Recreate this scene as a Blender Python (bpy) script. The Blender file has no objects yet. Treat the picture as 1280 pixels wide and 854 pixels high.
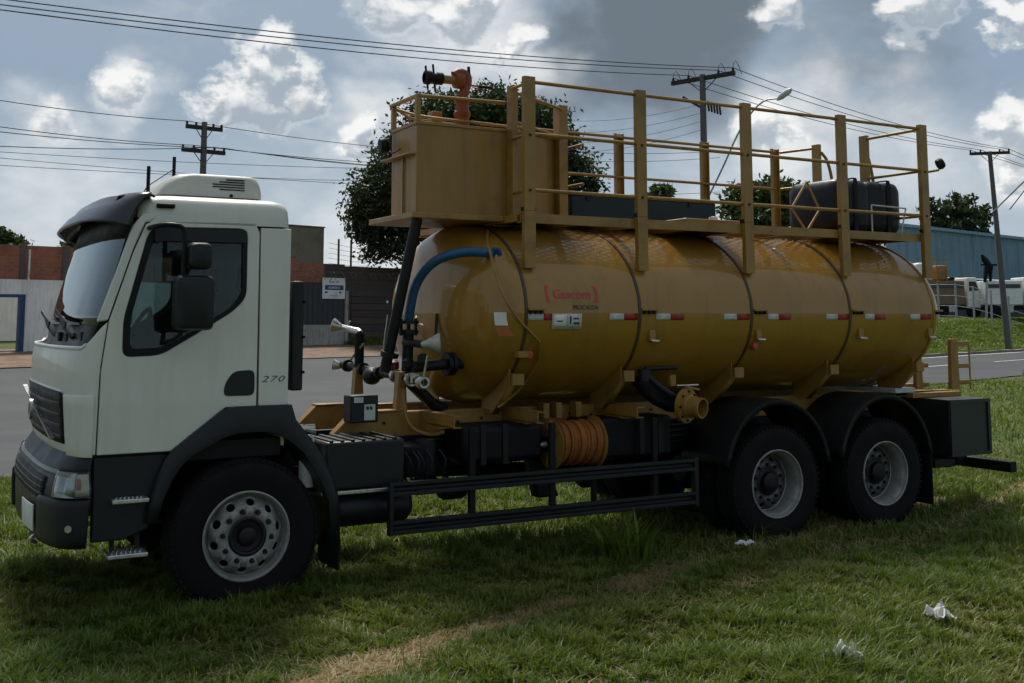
import bpy, bmesh, math, random
import numpy as np
from mathutils import Vector, Matrix
random.seed(7); RNG = np.random.default_rng(11)
R = math.radians
sc = bpy.context.scene
col = sc.collection

# ------------------------------------------------------------------ camera
CAM = Vector((-2.2425, -7.614, 2.0019)); YAW = 0.5154; PITCH = 0.1113
cd = bpy.data.cameras.new("camera"); cam = bpy.data.objects.new("camera", cd); col.objects.link(cam)
cam.location = CAM; cam.rotation_euler = (math.pi/2+PITCH, 0, -YAW)
cd.sensor_width = 36; cd.lens = 1382.38/1280*36; cd.shift_y = -(427-241.98)/1280
cd.clip_start = .05; cd.clip_end = 3000
sc.camera = cam
FW = Vector((math.sin(YAW)*math.cos(PITCH), math.cos(YAW)*math.cos(PITCH), math.sin(PITCH)))
RT = Vector((math.cos(YAW), -math.sin(YAW), 0)); UP = RT.cross(FW)
def view_dir(u, v): return (FW + RT*((u-640)/1382.38) + UP*((241.98-v)/1382.38)).normalized()   # used for compass bearings of the clouds

# ------------------------------------------------------------------ sun, sky, exposure
SUN_AZ, SUN_EL = R(14), R(57)
S = Vector((math.sin(SUN_AZ)*math.cos(SUN_EL), math.cos(SUN_AZ)*math.cos(SUN_EL), math.sin(SUN_EL)))
ld = bpy.data.lights.new("sun", 'SUN'); ld.energy = 3.8; ld.angle = R(15); ld.color = (1, .95, .86)
sun = bpy.data.objects.new("sun", ld); col.objects.link(sun); sun.location = (20, 40, 60)
sun.rotation_euler = (-S).to_track_quat('-Z', 'Y').to_euler()
sc.view_settings.view_transform = 'Standard'; sc.view_settings.look = 'None'
sc.view_settings.exposure = .32; sc.view_settings.gamma = 1
sc.view_settings.use_curve_mapping = False
try: sc.cycles.use_denoising = True; sc.cycles.max_bounces = 5; sc.cycles.diffuse_bounces = 3; sc.cycles.glossy_bounces = 3; sc.cycles.transmission_bounces = 3; sc.cycles.transparent_max_bounces = 10; sc.cycles.use_adaptive_sampling = True; sc.cycles.adaptive_threshold = .025
except Exception: pass

class NT:
    """tiny node-tree builder"""
    def __init__(s, tree): s.t = tree; s.n = tree.nodes; s.l = tree.links
    def new(s, typ, **kw):
        nd = s.n.new(typ)
        for k, v in kw.items(): setattr(nd, k, v)
        return nd
    def put(s, sock, v):
        if v is None: return
        if hasattr(v, 'is_output') or isinstance(v, bpy.types.NodeSocket): s.l.new(v, sock)
        else:
            if isinstance(v, (tuple, list)) and len(v) == 3 and sock.type == 'RGBA': v = (*v, 1)
            sock.default_value = v
    def math(s, op, a, b=0.0, c=None, clamp=False):
        nd = s.new('ShaderNodeMath', operation=op, use_clamp=clamp); s.put(nd.inputs[0], a); s.put(nd.inputs[1], b)
        if c is not None: s.put(nd.inputs[2], c)
        return nd.outputs[0]
    def vmath(s, op, a, b=None, scale=None):
        nd = s.new('ShaderNodeVectorMath', operation=op); s.put(nd.inputs[0], a)
        if b is not None: s.put(nd.inputs[1], b)
        if scale is not None: s.put(nd.inputs['Scale'], scale)
        return nd.outputs['Value' if op in ('DOT_PRODUCT', 'LENGTH') else 'Vector']
    def noise(s, vec, scale, detail=4, rough=.55, dist=0.0, out='Fac'):
        nd = s.new('ShaderNodeTexNoise'); s.put(nd.inputs['Vector'], vec); nd.inputs['Scale'].default_value = scale
        nd.inputs['Detail'].default_value = detail; nd.inputs['Roughness'].default_value = rough; nd.inputs['Distortion'].default_value = dist
        return nd.outputs[out]
    def rng(s, v, a, b, c=0.0, d=1.0, smooth=True):
        nd = s.new('ShaderNodeMapRange', interpolation_type='SMOOTHSTEP' if smooth else 'LINEAR')
        s.put(nd.inputs[0], v); s.put(nd.inputs[1], a); s.put(nd.inputs[2], b); s.put(nd.inputs[3], c); s.put(nd.inputs[4], d)
        return nd.outputs[0]
    def mix(s, f, a, b, blend='MIX'):
        nd = s.new('ShaderNodeMix', data_type='RGBA', blend_type=blend); s.put(nd.inputs[0], f); s.put(nd.inputs[6], a); s.put(nd.inputs[7], b)
        return nd.outputs[2]
    def ramp(s, f, stops):
        nd = s.new('ShaderNodeValToRGB'); s.put(nd.inputs[0], f); e = nd.color_ramp.elements
        while len(e) > 1: e.remove(e[-1])
        e[0].position, e[0].color = stops[0][0], (*stops[0][1], 1)
        for p, c in stops[1:]:
            x = e.new(p); x.color = (*c, 1)
        return nd.outputs[0]

W = bpy.data.worlds.new("World"); sc.world = W; W.use_nodes = True
w = NT(W.node_tree); w.n.clear()
def build_sky():
    V = w.vmath('NORMALIZE', w.new('ShaderNodeTexCoord').outputs['Generated'])
    sep = w.new('ShaderNodeSeparateXYZ'); w.put(sep.inputs[0], V); vz = sep.outputs[2]
    sky = w.new('ShaderNodeTexSky', sky_type='NISHITA'); sky.sun_disc = False; sky.sun_elevation = SUN_EL; sky.sun_rotation = SUN_AZ
    sky.air_density = 1.2; sky.dust_density = 2.5
    blue = w.mix(1.0, sky.outputs[0], (.085, .085, .085), 'MULTIPLY')
    # thin veil of high cloud, paler towards the horizon
    el = w.math('MAXIMUM', vz, 0.0)
    veil = w.ramp(el, [(0, (.44, .505, .55)), (.08, (.33, .405, .475)), (.2, (.215, .285, .37)), (.5, (.26, .315, .37)), (1, (.31, .35, .39))])
    base = w.mix(.9, blue, veil)
    squash = w.vmath('MULTIPLY', V, (1, 1, 1.7))
    # warped direction gives billowing outlines
    w1 = w.vmath('SUBTRACT', w.noise(squash, 9.0, 3, .5, 0, 'Color'), (.5, .5, .5))
    w2 = w.vmath('SUBTRACT', w.noise(squash, 34.0, 5, .6, 0, 'Color'), (.5, .5, .5))
    Vw = w.vmath('ADD', w.vmath('ADD', V, w.vmath('SCALE', w1, scale=.075)), w.vmath('SCALE', w2, scale=.034))
    Vs = w.vmath('NORMALIZE', w.vmath('ADD', V, w.vmath('SCALE', w1, scale=.10))); Vw = w.vmath('NORMALIZE', Vw)
    n1 = w.noise(squash, 2.6, 4, .55, .2)
    n2 = w.noise(squash, 6.0, 4, .58, .3)
    n3 = w.noise(squash, 26.0, 4, .6, .1)
    def blobs(lst, vec, soft=.15):
        tot = None
        for (u, v, rad, wt) in lst:
            d = view_dir(u, v); dt = w.vmath('LENGTH', w.vmath('SUBTRACT', vec, tuple(d)))
            m = w.rng(dt, rad/1382*1.45, rad/1382*soft, 0, wt)
            tot = m if tot is None else w.math('MAXIMUM', tot, m)
        return tot
    # broad grey cloud decks
    g = w.math('ADD', w.math('MULTIPLY', n1, .8), blobs([(830, 30, 150, .50), (730, 55, 120, .44), (880, 110, 90, .36), (680, 20, 80, .34), (1110, 80, 170, .22), (780, 150, 130, .24), (1040, 40, 100, .2)], Vs))
    g = w.math('ADD', g, w.math('MULTIPLY', w.math('SUBTRACT', n3, .5), .22)); gm = w.rng(g, .46, .78)
    c = w.mix(gm, base, (.125, .155, .185))
    # soft bright breaks where the sun comes through
    b2 = w.math('ADD', w.math('MULTIPLY', n2, .45), blobs([(965, 170, 85, .46), (165, 122, 60, .40), (470, 150, 70, .42), (600, 40, 90, .36), (700, 90, 60, .22), (90, 285, 150, .28), (440, 315, 130, .34), (1275, 180, 70, .48), (960, 240, 170, .26), (60, 150, 80, .28), (610, 120, 80, .30), (380, 240, 120, .2), (560, 60, 120, .36), (645, 75, 60, .34), (1010, 120, 110, .30), (1110, 210, 150, .24), (240, 60, 150, .16)], Vs))
    b2 = w.math('ADD', b2, w.math('MULTIPLY', w.math('SUBTRACT', n3, .5), .28))
    bm = w.rng(b2, .30, .76)
    c = w.mix(bm, c, (.66, .675, .68))
    # cumulus heads, lit from the sun's side: density here against density a little nearer the sun
    HEADS = [(338, 52, 34, .50), (325, 88, 56, .54), (302, 125, 62, .54), (368, 105, 44, .46), (1280, 38, 40, .50), (1244, 34, 26, .46), (1160, 4, 50, .48), (1286, 165, 50, .54), (1268, 205, 40, .47), (458, 155, 38, .46), (480, 10, 66, .46), (575, 12, 66, .46), (650, 50, 34, .40), (990, 2, 42, .44), (962, 162, 48, .46), (168, 118, 44, .42), (60, 150, 40, .36)]
    def density(Vin):
        sq = w.vmath('MULTIPLY', Vin, (1, 1, 1.35))
        a1 = w.vmath('SUBTRACT', w.noise(sq, 11.0, 1, .5, 0, 'Color'), (.5, .5, .5)); a2 = w.vmath('SUBTRACT', w.noise(sq, 42.0, 3, .6, 0, 'Color'), (.5, .5, .5))
        q = w.vmath('NORMALIZE', w.vmath('ADD', w.vmath('ADD', Vin, w.vmath('SCALE', a1, scale=.06)), w.vmath('SCALE', a2, scale=.040)))
        kk = w.math('ADD', w.math('MULTIPLY', w.noise(sq, 7.0, 3, .5), .25), blobs(HEADS, q, .2))
        return w.math('ADD', kk, w.math('MULTIPLY', w.math('SUBTRACT', w.noise(sq, 30.0, 4, .58), .5), .34))
    k = density(V); ks = density(w.vmath('NORMALIZE', w.vmath('ADD', V, tuple((S-FW*S.dot(FW)).normalized()*.013))))
    lit = w.rng(w.math('SUBTRACT', k, ks), -.05, .15); thin = w.rng(k, .50, .38)
    al = w.rng(k, .30, .56)
    cc = w.mix(w.math('MAXIMUM', lit, w.math('MULTIPLY', thin, .75)), (.31, .36, .41), (.78, .78, .765))
    c = w.mix(w.math('MULTIPLY', al, .88), c, cc)
    bg = w.new('ShaderNodeBackground'); w.put(bg.inputs[0], c); bg.inputs[1].default_value = 1.0
    o = w.new('ShaderNodeOutputWorld'); w.l.new(bg.outputs[0], o.inputs[0])
build_sky()
W.cycles.sampling_method = 'MANUAL'; W.cycles.sample_map_resolution = 256

# ------------------------------------------------------------------ materials
MATS = {}
def mat(name, color, rough=.5, metal=0.0, var=.12, vscale=6.0, bump=0.0, bscale=60.0, coat=0.0, dirt=None, dirt_amt=0.0, dirt_scale=2.2, spec=.5, streak=False):
    if name in MATS: return MATS[name]
    m = bpy.data.materials.new(name); m.use_nodes = True; t = NT(m.node_tree)
    p = t.n['Principled BSDF']
    co = t.new('ShaderNodeTexCoord').outputs['Object']
    n = t.noise(co, vscale, 5, .6)
    dk = tuple(max(0, x*(1-var)) for x in color); lt = tuple(min(1, x*(1+var)) for x in color)
    c = t.mix(t.rng(n, .3, .7), dk, lt)
    rr = t.rng(n, .25, .75, max(0.02, rough*.85), min(1, rough*1.15))
    if dirt:
        v = t.vmath('MULTIPLY', co, (6, 6, .7)) if streak else co
        dn = t.noise(v, dirt_scale, 7, .68, .3)
        f = t.math('MULTIPLY', t.rng(dn, .45, .72), dirt_amt)
        c = t.mix(f, c, dirt); rr = t.math('ADD', rr, t.math('MULTIPLY', f, .35), clamp=True)
    t.put(p.inputs['Base Color'], c); t.put(p.inputs['Roughness'], rr); p.inputs['Metallic'].default_value = metal
    p.inputs['Specular IOR Level'].default_value = spec
    if coat: p.inputs['Coat Weight'].default_value = coat; p.inputs['Coat Roughness'].default_value = .035
    if bump:
        b = t.new('ShaderNodeBump'); b.inputs['Strength'].default_value = bump; b.inputs['Distance'].default_value = .01
        t.put(b.inputs['Height'], t.noise(co, bscale, 5, .65)); t.l.new(b.outputs[0], p.inputs['Normal'])
    MATS[name] = m; return m
CREAM = mat('cab_cream_paint', (.62, .615, .535), .36, 0, .04, 2, .02, 3, coat=.3, dirt=(.36, .32, .24), dirt_amt=.2, dirt_scale=1.5, streak=True)
YEL = mat('tank_ochre_paint', (.315, .158, .018), .34, 0, .06, 1.2, .025, 2.2, coat=.6, dirt=(.13, .08, .03), dirt_amt=.4, dirt_scale=1.1, spec=.3, streak=True)
YEL2 = mat('frame_ochre_paint', (.29, .152, .024), .42, 0, .12, 5, .06, 60, coat=.08, dirt=(.08, .05, .022), dirt_amt=.5, dirt_scale=4)
TOWP = mat('tower_ochre_paint', (.295, .160, .038), .42, 0, .06, 2, .04, 3, coat=.12, dirt=(.13, .08, .035), dirt_amt=.4, dirt_scale=1.4, spec=.3, streak=True)
SEAM = mat('seam_dark_sealant', (.06, .035, .01), .5, 0, .1)  # dark brown colour of the tank seam bands
BLK = mat('black_steel', (.0035, .004, .0055), .55, 0, .25, 8, .06, 80, dirt=(.016, .013, .010), dirt_amt=.35, dirt_scale=3, spec=.25)
PLA = mat('dark_grey_plastic', (.0085, .0115, .0135), .42, 0, .12, 5, .08, 250, dirt=(.024, .022, .018), dirt_amt=.25, dirt_scale=3, spec=.32)
VIS = mat('visor_grey_plastic', (.016, .016, .017), .26, 0, .1, 4, .03, 90, coat=.2)
RUB = mat('tyre_rubber', (.0045, .005, .0058), .75, 0, .25, 9, .2, 120, dirt=(.013, .011, .009), dirt_amt=.5, dirt_scale=5, spec=.2)
RIM = mat('wheel_silver_paint', (.27, .27, .25), .42, .25, .12, 7, .05, 70, dirt=(.08, .065, .05), dirt_amt=.6, dirt_scale=7)
RIMD = mat('wheel_dusty_disc', (.10, .10, .098), .5, .2, .15, 9, .05, 70, dirt=(.03, .025, .02), dirt_amt=.7, dirt_scale=6)
HUB = mat('hub_dark_iron', (.010, .010, .012), .5, .4, .3, 12, .1, 60)
ALU = mat('aluminium', (.60, .61, .60), .32, .85, .12, 15, .05, 90)
CHR = mat('valve_worn_metal', (.52, .52, .50), .3, .85, .2, 22, .08, 60)
ORG = mat('monitor_orange_paint', (.25, .050, .008), .55, 0, .15, 10, .05, 50, dirt=(.12, .04, .02), dirt_amt=.4)
HOSEO = mat('hose_orange_rubber', (.30, .10, .022), .7, 0, .25, 12, spec=.2, dirt=(.10, .05, .02), dirt_amt=.5, dirt_scale=6)
BLUE = mat('hose_blue_rubber', (.012, .075, .17), .38, 0, .2, 10)
RED = mat('red_reflector', (.30, .015, .015), .3, 0, .1, 20)
SIL = mat('silver_reflector', (.50, .50, .47), .35, 0, .1, 20)
WHT = mat('white_plastic', (.72, .72, .69), .4, 0, .05, 8, dirt=(.3, .27, .2), dirt_amt=.3)
INK = mat('black_ink', (.02, .02, .02), .5)
REDI = mat('red_ink', (.52, .03, .035), .4, 0, .05)
NAVY = mat('navy_ink', (.015, .05, .16), .5)
TEAL = mat('toolbox_dark_teal', (.010, .026, .033), .45, 0, .15, 5, .04, 60, spec=.3)
PTANK = mat('black_polyethylene', (.006, .009, .011), .4, 0, .2, 4, .12, 25, spec=.3)
GREENB = mat('box_dark_green', (.008, .016, .015), .42, 0, .2, 5, .06, 60, dirt=(.03, .027, .02), dirt_amt=.4)
SEAT = mat('seat_fabric', (.03, .032, .036), .85, 0, .2, 40)
AMB = mat('amber_lens', (.55, .13, .02), .2, 0, .1, 20)
WOOD = mat('pole_concrete', (.10, .094, .086), .85, 0, .2, 8, .2, 40)
WOODD = mat('crossarm_dark_wood', (.03, .026, .022), .85, 0, .3, 8, .2, 40)
WIRE = mat('wire_black', (.015, .015, .016), .6)
GALV = mat('galvanised_steel', (.42, .43, .43), .45, .6, .15, 10)

def glass_mat(name, tint=(.55, .68, .66), rough=.02, mixf=.82, refl=.8, add=0.0):
    m = bpy.data.materials.new(name); m.use_nodes = True; t = NT(m.node_tree); t.n.clear()
    gl = t.new('ShaderNodeBsdfGlossy'); gl.inputs['Roughness'].default_value = rough; gl.inputs['Color'].default_value = (.8, .85, .85, 1)
    tr = t.new('ShaderNodeBsdfTransparent'); tr.inputs[0].default_value = (*tint, 1)
    fr = t.new('ShaderNodeFresnel'); fr.inputs[0].default_value = 1.5
    co = t.new('ShaderNodeTexCoord').outputs['Object']
    df = t.new('ShaderNodeBsdfDiffuse'); df.inputs[0].default_value = (.3, .3, .27, 1)
    mx = t.new('ShaderNodeMixShader'); t.put(mx.inputs[0], t.math('MULTIPLY_ADD', fr.outputs[0], refl, add)); t.l.new(tr.outputs[0], mx.inputs[1]); t.l.new(gl.outputs[0], mx.inputs[2])
    m2 = t.new('ShaderNodeMixShader'); t.put(m2.inputs[0], t.rng(t.noise(co, 5, 6, .65), .4, .8, .01, 1-mixf)); t.l.new(mx.outputs[0], m2.inputs[1]); t.l.new(df.outputs[0], m2.inputs[2])
    o = t.new('ShaderNodeOutputMaterial'); t.l.new(m2.outputs[0], o.inputs[0]); return m
GLASS = glass_mat('window_glass', (.62, .72, .71), .02, .96); WSGLASS = glass_mat('windscreen_glass', (.50, .62, .62), .02, .97, 1.1, .16)
LENS = glass_mat('lamp_lens', (.9, .92, .9), .03, .95)

# ------------------------------------------------------------------ mesh helpers
class MB:
    def __init__(s): s.v = []; s.f = []; s.sm = []
    def add(s, vs, fs, smooth=False):
        o = len(s.v); s.v += [tuple(x) for x in vs]; s.f += [tuple(i+o for i in f) for f in fs]; s.sm += [smooth]*len(fs); return s
    def box(s, x0, x1, y0, y1, z0, z1):
        vs = [(x, y, z) for z in (z0, z1) for y in (y0, y1) for x in (x0, x1)]
        return s.add(vs, [(0, 2, 3, 1), (4, 5, 7, 6), (0, 1, 5, 4), (2, 6, 7, 3), (0, 4, 6, 2), (1, 3, 7, 5)])
    def bar(s, a, b, wd, ht, up=(0, 0, 1)):
        a = Vector(a); b = Vector(b); d = (b-a).normalized(); u = Vector(up)
        if abs(d.dot(u)) > .97: u = Vector((0, 1, 0)) if abs(d.y) < .9 else Vector((1, 0, 0))
        x = d.cross(u).normalized(); z = x.cross(d)
        vs = [p + x*i*wd/2 + z*j*ht/2 for p in (a, b) for j in (-1, 1) for i in (-1, 1)]
        return s.add(vs, [(0, 1, 3, 2), (4, 6, 7, 5), (0, 4, 5, 1), (2, 3, 7, 6), (0, 2, 6, 4), (1, 5, 7, 3)])
    def prism(s, poly, axis, a0, a1):
        def mk(p, a): return {'x': (a, p[0], p[1]), 'y': (p[0], a, p[1]), 'z': (p[0], p[1], a)}[axis]
        n = len(poly); vs = [mk(p, a0) for p in poly]+[mk(p, a1) for p in poly]
        return s.add(vs, [tuple(range(n))[::-1], tuple(range(n, 2*n))]+[(i, (i+1) % n, n+(i+1) % n, n+i) for i in range(n)])
    def tube(s, pts, r, n=10, cap=True, smooth_path=0):
        P = [Vector(p) for p in pts]
        for _ in range(smooth_path):
            Q = [P[0]]
            for i in range(len(P)-1): Q += [P[i]*.75+P[i+1]*.25, P[i]*.25+P[i+1]*.75]
            P = Q+[P[-1]]
        rs = r if isinstance(r, (list, tuple)) else [r]*len(P)
        d0 = (P[1]-P[0]).normalized(); u = Vector((0, 0, 1)) if abs(d0.z) < .9 else Vector((1, 0, 0))
        x = d0.cross(u).normalized(); vs = []; fs = []
        for i, p in enumerate(P):
            d = ((P[min(i+1, len(P)-1)]-p).normalized() + (p-P[max(i-1, 0)]).normalized())
            d = d.normalized() if d.length > 1e-6 else d0
            x = (x - d*x.dot(d)).normalized(); z = x.cross(d)
            for k in range(n):
                a = 2*math.pi*k/n; vs.append(p + (x*math.cos(a)+z*math.sin(a))*rs[i])
        for i in range(len(P)-1):
            for k in range(n): fs.append((i*n+k, i*n+(k+1) % n, (i+1)*n+(k+1) % n, (i+1)*n+k))
        s.add(vs, fs, True)
        if cap: o = len(s.v)-len(vs); s.f += [tuple(o+k for k in range(n)), tuple(o+(len(P)-1)*n+k for k in range(n))[::-1]]; s.sm += [False, False]
        return s
    def lathe(s, prof, c, axis=(0, 1, 0), n=48, closed=False):
        c = Vector(c); ax = Vector(axis).normalized(); u = Vector((0, 0, 1)) if abs(ax.z) < .9 else Vector((1, 0, 0))
        x = ax.cross(u).normalized(); z = x.cross(ax); vs = []; fs = []; m = len(prof)
        for k in range(n):
            a = 2*math.pi*k/n; e = x*math.cos(a)+z*math.sin(a)
            for (r, h) in prof: vs.append(c + e*r + ax*h)
        for k in range(n):
            k2 = (k+1) % n
            for j in range(m if closed else m-1):
                j2 = (j+1) % m
                fs.append((k*m+j, k*m+j2, k2*m+j2, k2*m+j))
        return s.add(vs, fs, True)
    def grid(s, P, smooth=True, closeu=False):
        nu = len(P); nv = len(P[0]); vs = [p for row in P for p in row]; fs = []
        for i in range(nu if closeu else nu-1):
            i2 = (i+1) % nu
            for j in range(nv-1): fs.append((i*nv+j, i2*nv+j, i2*nv+j+1, i*nv+j+1))
        return s.add(vs, fs, smooth)
    def build(s, name, m, parent=None, bevel=0.0, seg=2, sharp=38, weld=True):
        me = bpy.data.meshes.new(name); me.from_pydata(s.v, [], s.f); me.update()
        bm = bmesh.new(); bm.from_mesh(me)
        if weld: bmesh.ops.remove_doubles(bm, verts=bm.verts, dist=1e-5)
        bmesh.ops.recalc_face_normals(bm, faces=bm.faces)
        for f in bm.faces: f.smooth = True
        bm.to_mesh(me); bm.free(); me.set_sharp_from_angle(angle=R(sharp))
        me.materials.append(m)
        o = bpy.data.objects.new(name, me); col.objects.link(o)
        if parent: attach(o, parent)
        if bevel:
            b = o.modifiers.new('bevel', 'BEVEL'); b.width = bevel; b.segments = seg; b.limit_method = 'ANGLE'; b.angle_limit = R(35); b.harden_normals = False
        return o
WLOC = {}
def attach(o, parent):
    o.parent = parent; loc = WLOC.get(parent.name, Vector((0, 0, 0))); o.matrix_parent_inverse = Matrix.Translation(-loc)
def empty(name, loc, parent=None):
    o = bpy.data.objects.new(name, None); col.objects.link(o); o.empty_display_size = .2; o.location = loc
    if parent: attach(o, parent)
    WLOC[o.name] = Vector(loc); return o
def tag(o, label, cat, group=None):
    o['label'] = label; o['category'] = cat
    if group: o['group'] = group
    return o
def kind(o, k): o['kind'] = k; return o
def solid(o, t, off=-1): md = o.modifiers.new('thick', 'SOLIDIFY'); md.thickness = t; md.offset = off; return o
def holed(outer, holes):
    """triangulated flat polygon with holes -> (verts2d, faces)"""
    bm = bmesh.new()
    for loop in [outer]+holes:
        vs = [bm.verts.new((p[0], p[1], 0)) for p in loop]
        for i in range(len(vs)): bm.edges.new((vs[i], vs[(i+1) % len(vs)]))
    bmesh.ops.triangle_fill(bm, use_beauty=True, use_dissolve=False, edges=bm.edges, normal=(0, 0, 1))
    bm.verts.index_update(); V = [(v.co.x, v.co.y) for v in bm.verts]; F = [tuple(v.index for v in f.verts) for f in bm.faces]; bm.free(); return V, F
def rounded(poly, r, n=4):
    out = []; m = len(poly)
    for i in range(m):
        a = Vector(poly[i-1]); b = Vector(poly[i]); c = Vector(poly[(i+1) % m]); d1 = (a-b); d2 = (c-b)
        rr = min(r, d1.length*.45, d2.length*.45); p = b+d1.normalized()*rr; q = b+d2.normalized()*rr
        for k in range(n+1):
            t = k/n; out.append(tuple(p*(1-t)**2 + b*2*t*(1-t) + q*t*t))
    return out
def text_mesh(body, size, bold=0.0, shear=0.0, space=1.0):
    cu = bpy.data.curves.new('lettering', 'FONT'); cu.body = body; cu.size = size; cu.align_x = 'CENTER'; cu.align_y = 'CENTER'; cu.offset = bold; cu.shear = shear; cu.space_character = space; cu.resolution_u = 3
    ob = bpy.data.objects.new('lettering', cu); me = bpy.data.meshes.new_from_object(ob)
    V = [tuple(v.co) for v in me.vertices]; F = [tuple(p.vertices) for p in me.polygons]
    bpy.data.objects.remove(ob); bpy.data.meshes.remove(me); bpy.data.curves.remove(cu); return V, F
def lerp_tab(tab, z):
    if z <= tab[0][0]: return tab[0][1]
    for (a, x), (b, y) in zip(tab, tab[1:]):
        if z <= b: t = (z-a)/(b-a); return x+(y-x)*t
    return tab[-1][1]
def sstep(a, b, x): t = min(1, max(0, (x-a)/(b-a))); return t*t*(3-2*t)
def hnoise(x, y): return math.sin(x*1.7+.3)*math.cos(y*1.3-.8)+.6*math.sin(x*.9-y*2.1+1.2)+.4*math.cos(x*3.1+y*2.7)

# ------------------------------------------------------------------ ground, road, bank
RD = Vector((.961, .2765, 0)); RN = Vector((-.2765, .961, 0))
def rs(r, s, z=0.0): p = RD*r + RN*s; return Vector((p.x, p.y, z))
def hgt(r, s):
    w_ = sstep(30, 46, r)
    left = max(0, .03*(s-14)) if s < 60 else 1.38
    right = 1.9*sstep(17.9, 25.5, s)
    z = left*(1-w_)+right*w_
    if s < 7.6: z += .05*min(1, (7.6-s)/.3)
    if s < 7.4: z += .018*hnoise(r*.8, s*.8)*(1 if s < 6.5 else max(0, (7.4-s)/.9))
    return z
def z_at(x, y): return hgt(RD.x*x+RD.y*y, RN.x*x+RN.y*y)
def surf_mat(name, fn, bump=.3, bscale=30, bdist=.02, rough=.9):
    m = bpy.data.materials.new(name); m.use_nodes = True; t = NT(m.node_tree); p = t.n['Principled BSDF']
    co = t.new('ShaderNodeTexCoord').outputs['Object']
    t.put(p.inputs['Base Color'], fn(t, co)); p.inputs['Roughness'].default_value = rough; p.inputs['Specular IOR Level'].default_value = .25
    b = t.new('ShaderNodeBump'); b.inputs['Strength'].default_value = bump; b.inputs['Distance'].default_value = bdist
    t.put(b.inputs['Height'], t.noise(co, bscale, 6, .7)); t.l.new(b.outputs[0], p.inputs['Normal']); return m
def grass_col(t, co):
    n1 = t.noise(co, .55, 6, .65); n2 = t.noise(co, 5, 6, .7); n3 = t.noise(co, 45, 4, .7)
    c = t.mix(t.rng(n1, .35, .65), (.042, .078, .013), (.09, .118, .022))
    c = t.mix(t.math('MULTIPLY', t.rng(n2, .52, .72), .6), c, (.15, .12, .055))
    c = t.mix(t.math('MULTIPLY', t.rng(n3, .4, .7), .55), c, (.035, .038, .015)); return c
GRS = surf_mat('grass_ground', grass_col, .8, 40, .05)
def asphalt_col(t, co):
    n = t.noise(co, 160, 4, .7); n1 = t.noise(co, .35, 5, .6)
    st = t.noise(t.vmath('MULTIPLY', co, (.15, 1.2, 1)), 1.2, 5, .6)
    c = t.mix(n, (.03, .032, .036), (.068, .071, .076)); c = t.mix(t.rng(n1, .35, .7, 0, .5), c, (.082, .085, .09))
    return t.mix(t.rng(st, .5, .75, 0, .45), c, (.036, .037, .04))
ASP = surf_mat('asphalt', asphalt_col, .25, 160, .01, .85)
def dirt_col(t, co):
    n = t.noise(co, 1.5, 7, .7); n2 = t.noise(co, 40, 4, .7)
    c = t.mix(t.rng(n, .35, .65), (.13, .075, .048), (.22, .16, .115)); return t.mix(t.rng(n2, .4, .7, 0, .5), c, (.10, .07, .05))
DIRT = surf_mat('reddish_dirt', dirt_col, .5, 30, .03)

rl = [-400, -200, -100, -60, -40]+[i*.5 for i in range(-60, 61)]+list(range(31, 61, 2))+list(range(62, 130, 4))+[140, 180, 260, 400, 700, 1200]
sl = [-300, -120, -60, -30, -20]+[i*.5 for i in range(-30, 52)]+[26+i for i in range(0, 20, 2)]+[48, 55, 60, 80, 120, 200, 400, 900]
g = MB(); g.grid([[rs(r, s, hgt(r, s)) for s in sl] for r in rl])
kind(g.build('ground', GRS, weld=False), 'structure')
def s_far(r): return 28-10.5*sstep(26, 40, r)
def strip(name, m, r0, r1, f0, f1, dz, nr=140, ns=24, rag=0.0):
    mb = MB(); rows = []
    for i in range(nr+1):
        r = r0+(r1-r0)*(i/nr); a = f0(r); b = f1(r)
        rows.append([rs(r, a+(b-a)*j/ns + (rag*hnoise(r*2.3, j) if j in (0, ns) else 0), hgt(r, a+(b-a)*j/ns)+dz) for j in range(ns+1)])
    mb.grid(rows); return mb.build(name, m, weld=False)
kind(strip('road', ASP, -60, 240, lambda r: 7.5, lambda r: s_far(r), .03, 300, 24, .05), 'structure')
kind(strip('footpath', DIRT, -60, 33, lambda r: s_far(r)+.02, lambda r: 37.5, .06, 90, 16, .12), 'structure')
LINEW = surf_mat('road_line_paint', lambda t, co: t.mix(t.rng(t.noise(co, 9, 6, .7), .35, .6), (.35, .35, .34), (.62, .62, .60)), .2, 80, .01)
kind(strip('road_edge_line', LINEW, 34, 200, lambda r: s_far(r)-.75, lambda r: s_far(r)-.52, .04, 90, 1), 'structure')
for i, r in enumerate((22, 30, 38, 46, 54, 62)):
    kind(strip('road_centre_line', LINEW, r, r+4, lambda r: 12.6, lambda r: 12.76, .04, 8, 1), 'structure')
KERB = mat('kerb_concrete', (.20, .17, .14), .9, 0, .3, 3, .3, 20)
kb = MB(); rows = []
for i in range(121):
    r = 38+i*1.2; s0 = s_far(r)+.02; z = hgt(r, s0+.15)
    rows.append([rs(r, s0, z-.02), rs(r, s0, z+.15+.02*hnoise(r, 1)), rs(r, s0+.3, z+.15+.02*hnoise(r, 2)), rs(r, s0+.34, z-.02)])
kb.grid(rows, False); kind(kb.build('kerb', KERB), 'structure')

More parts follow.
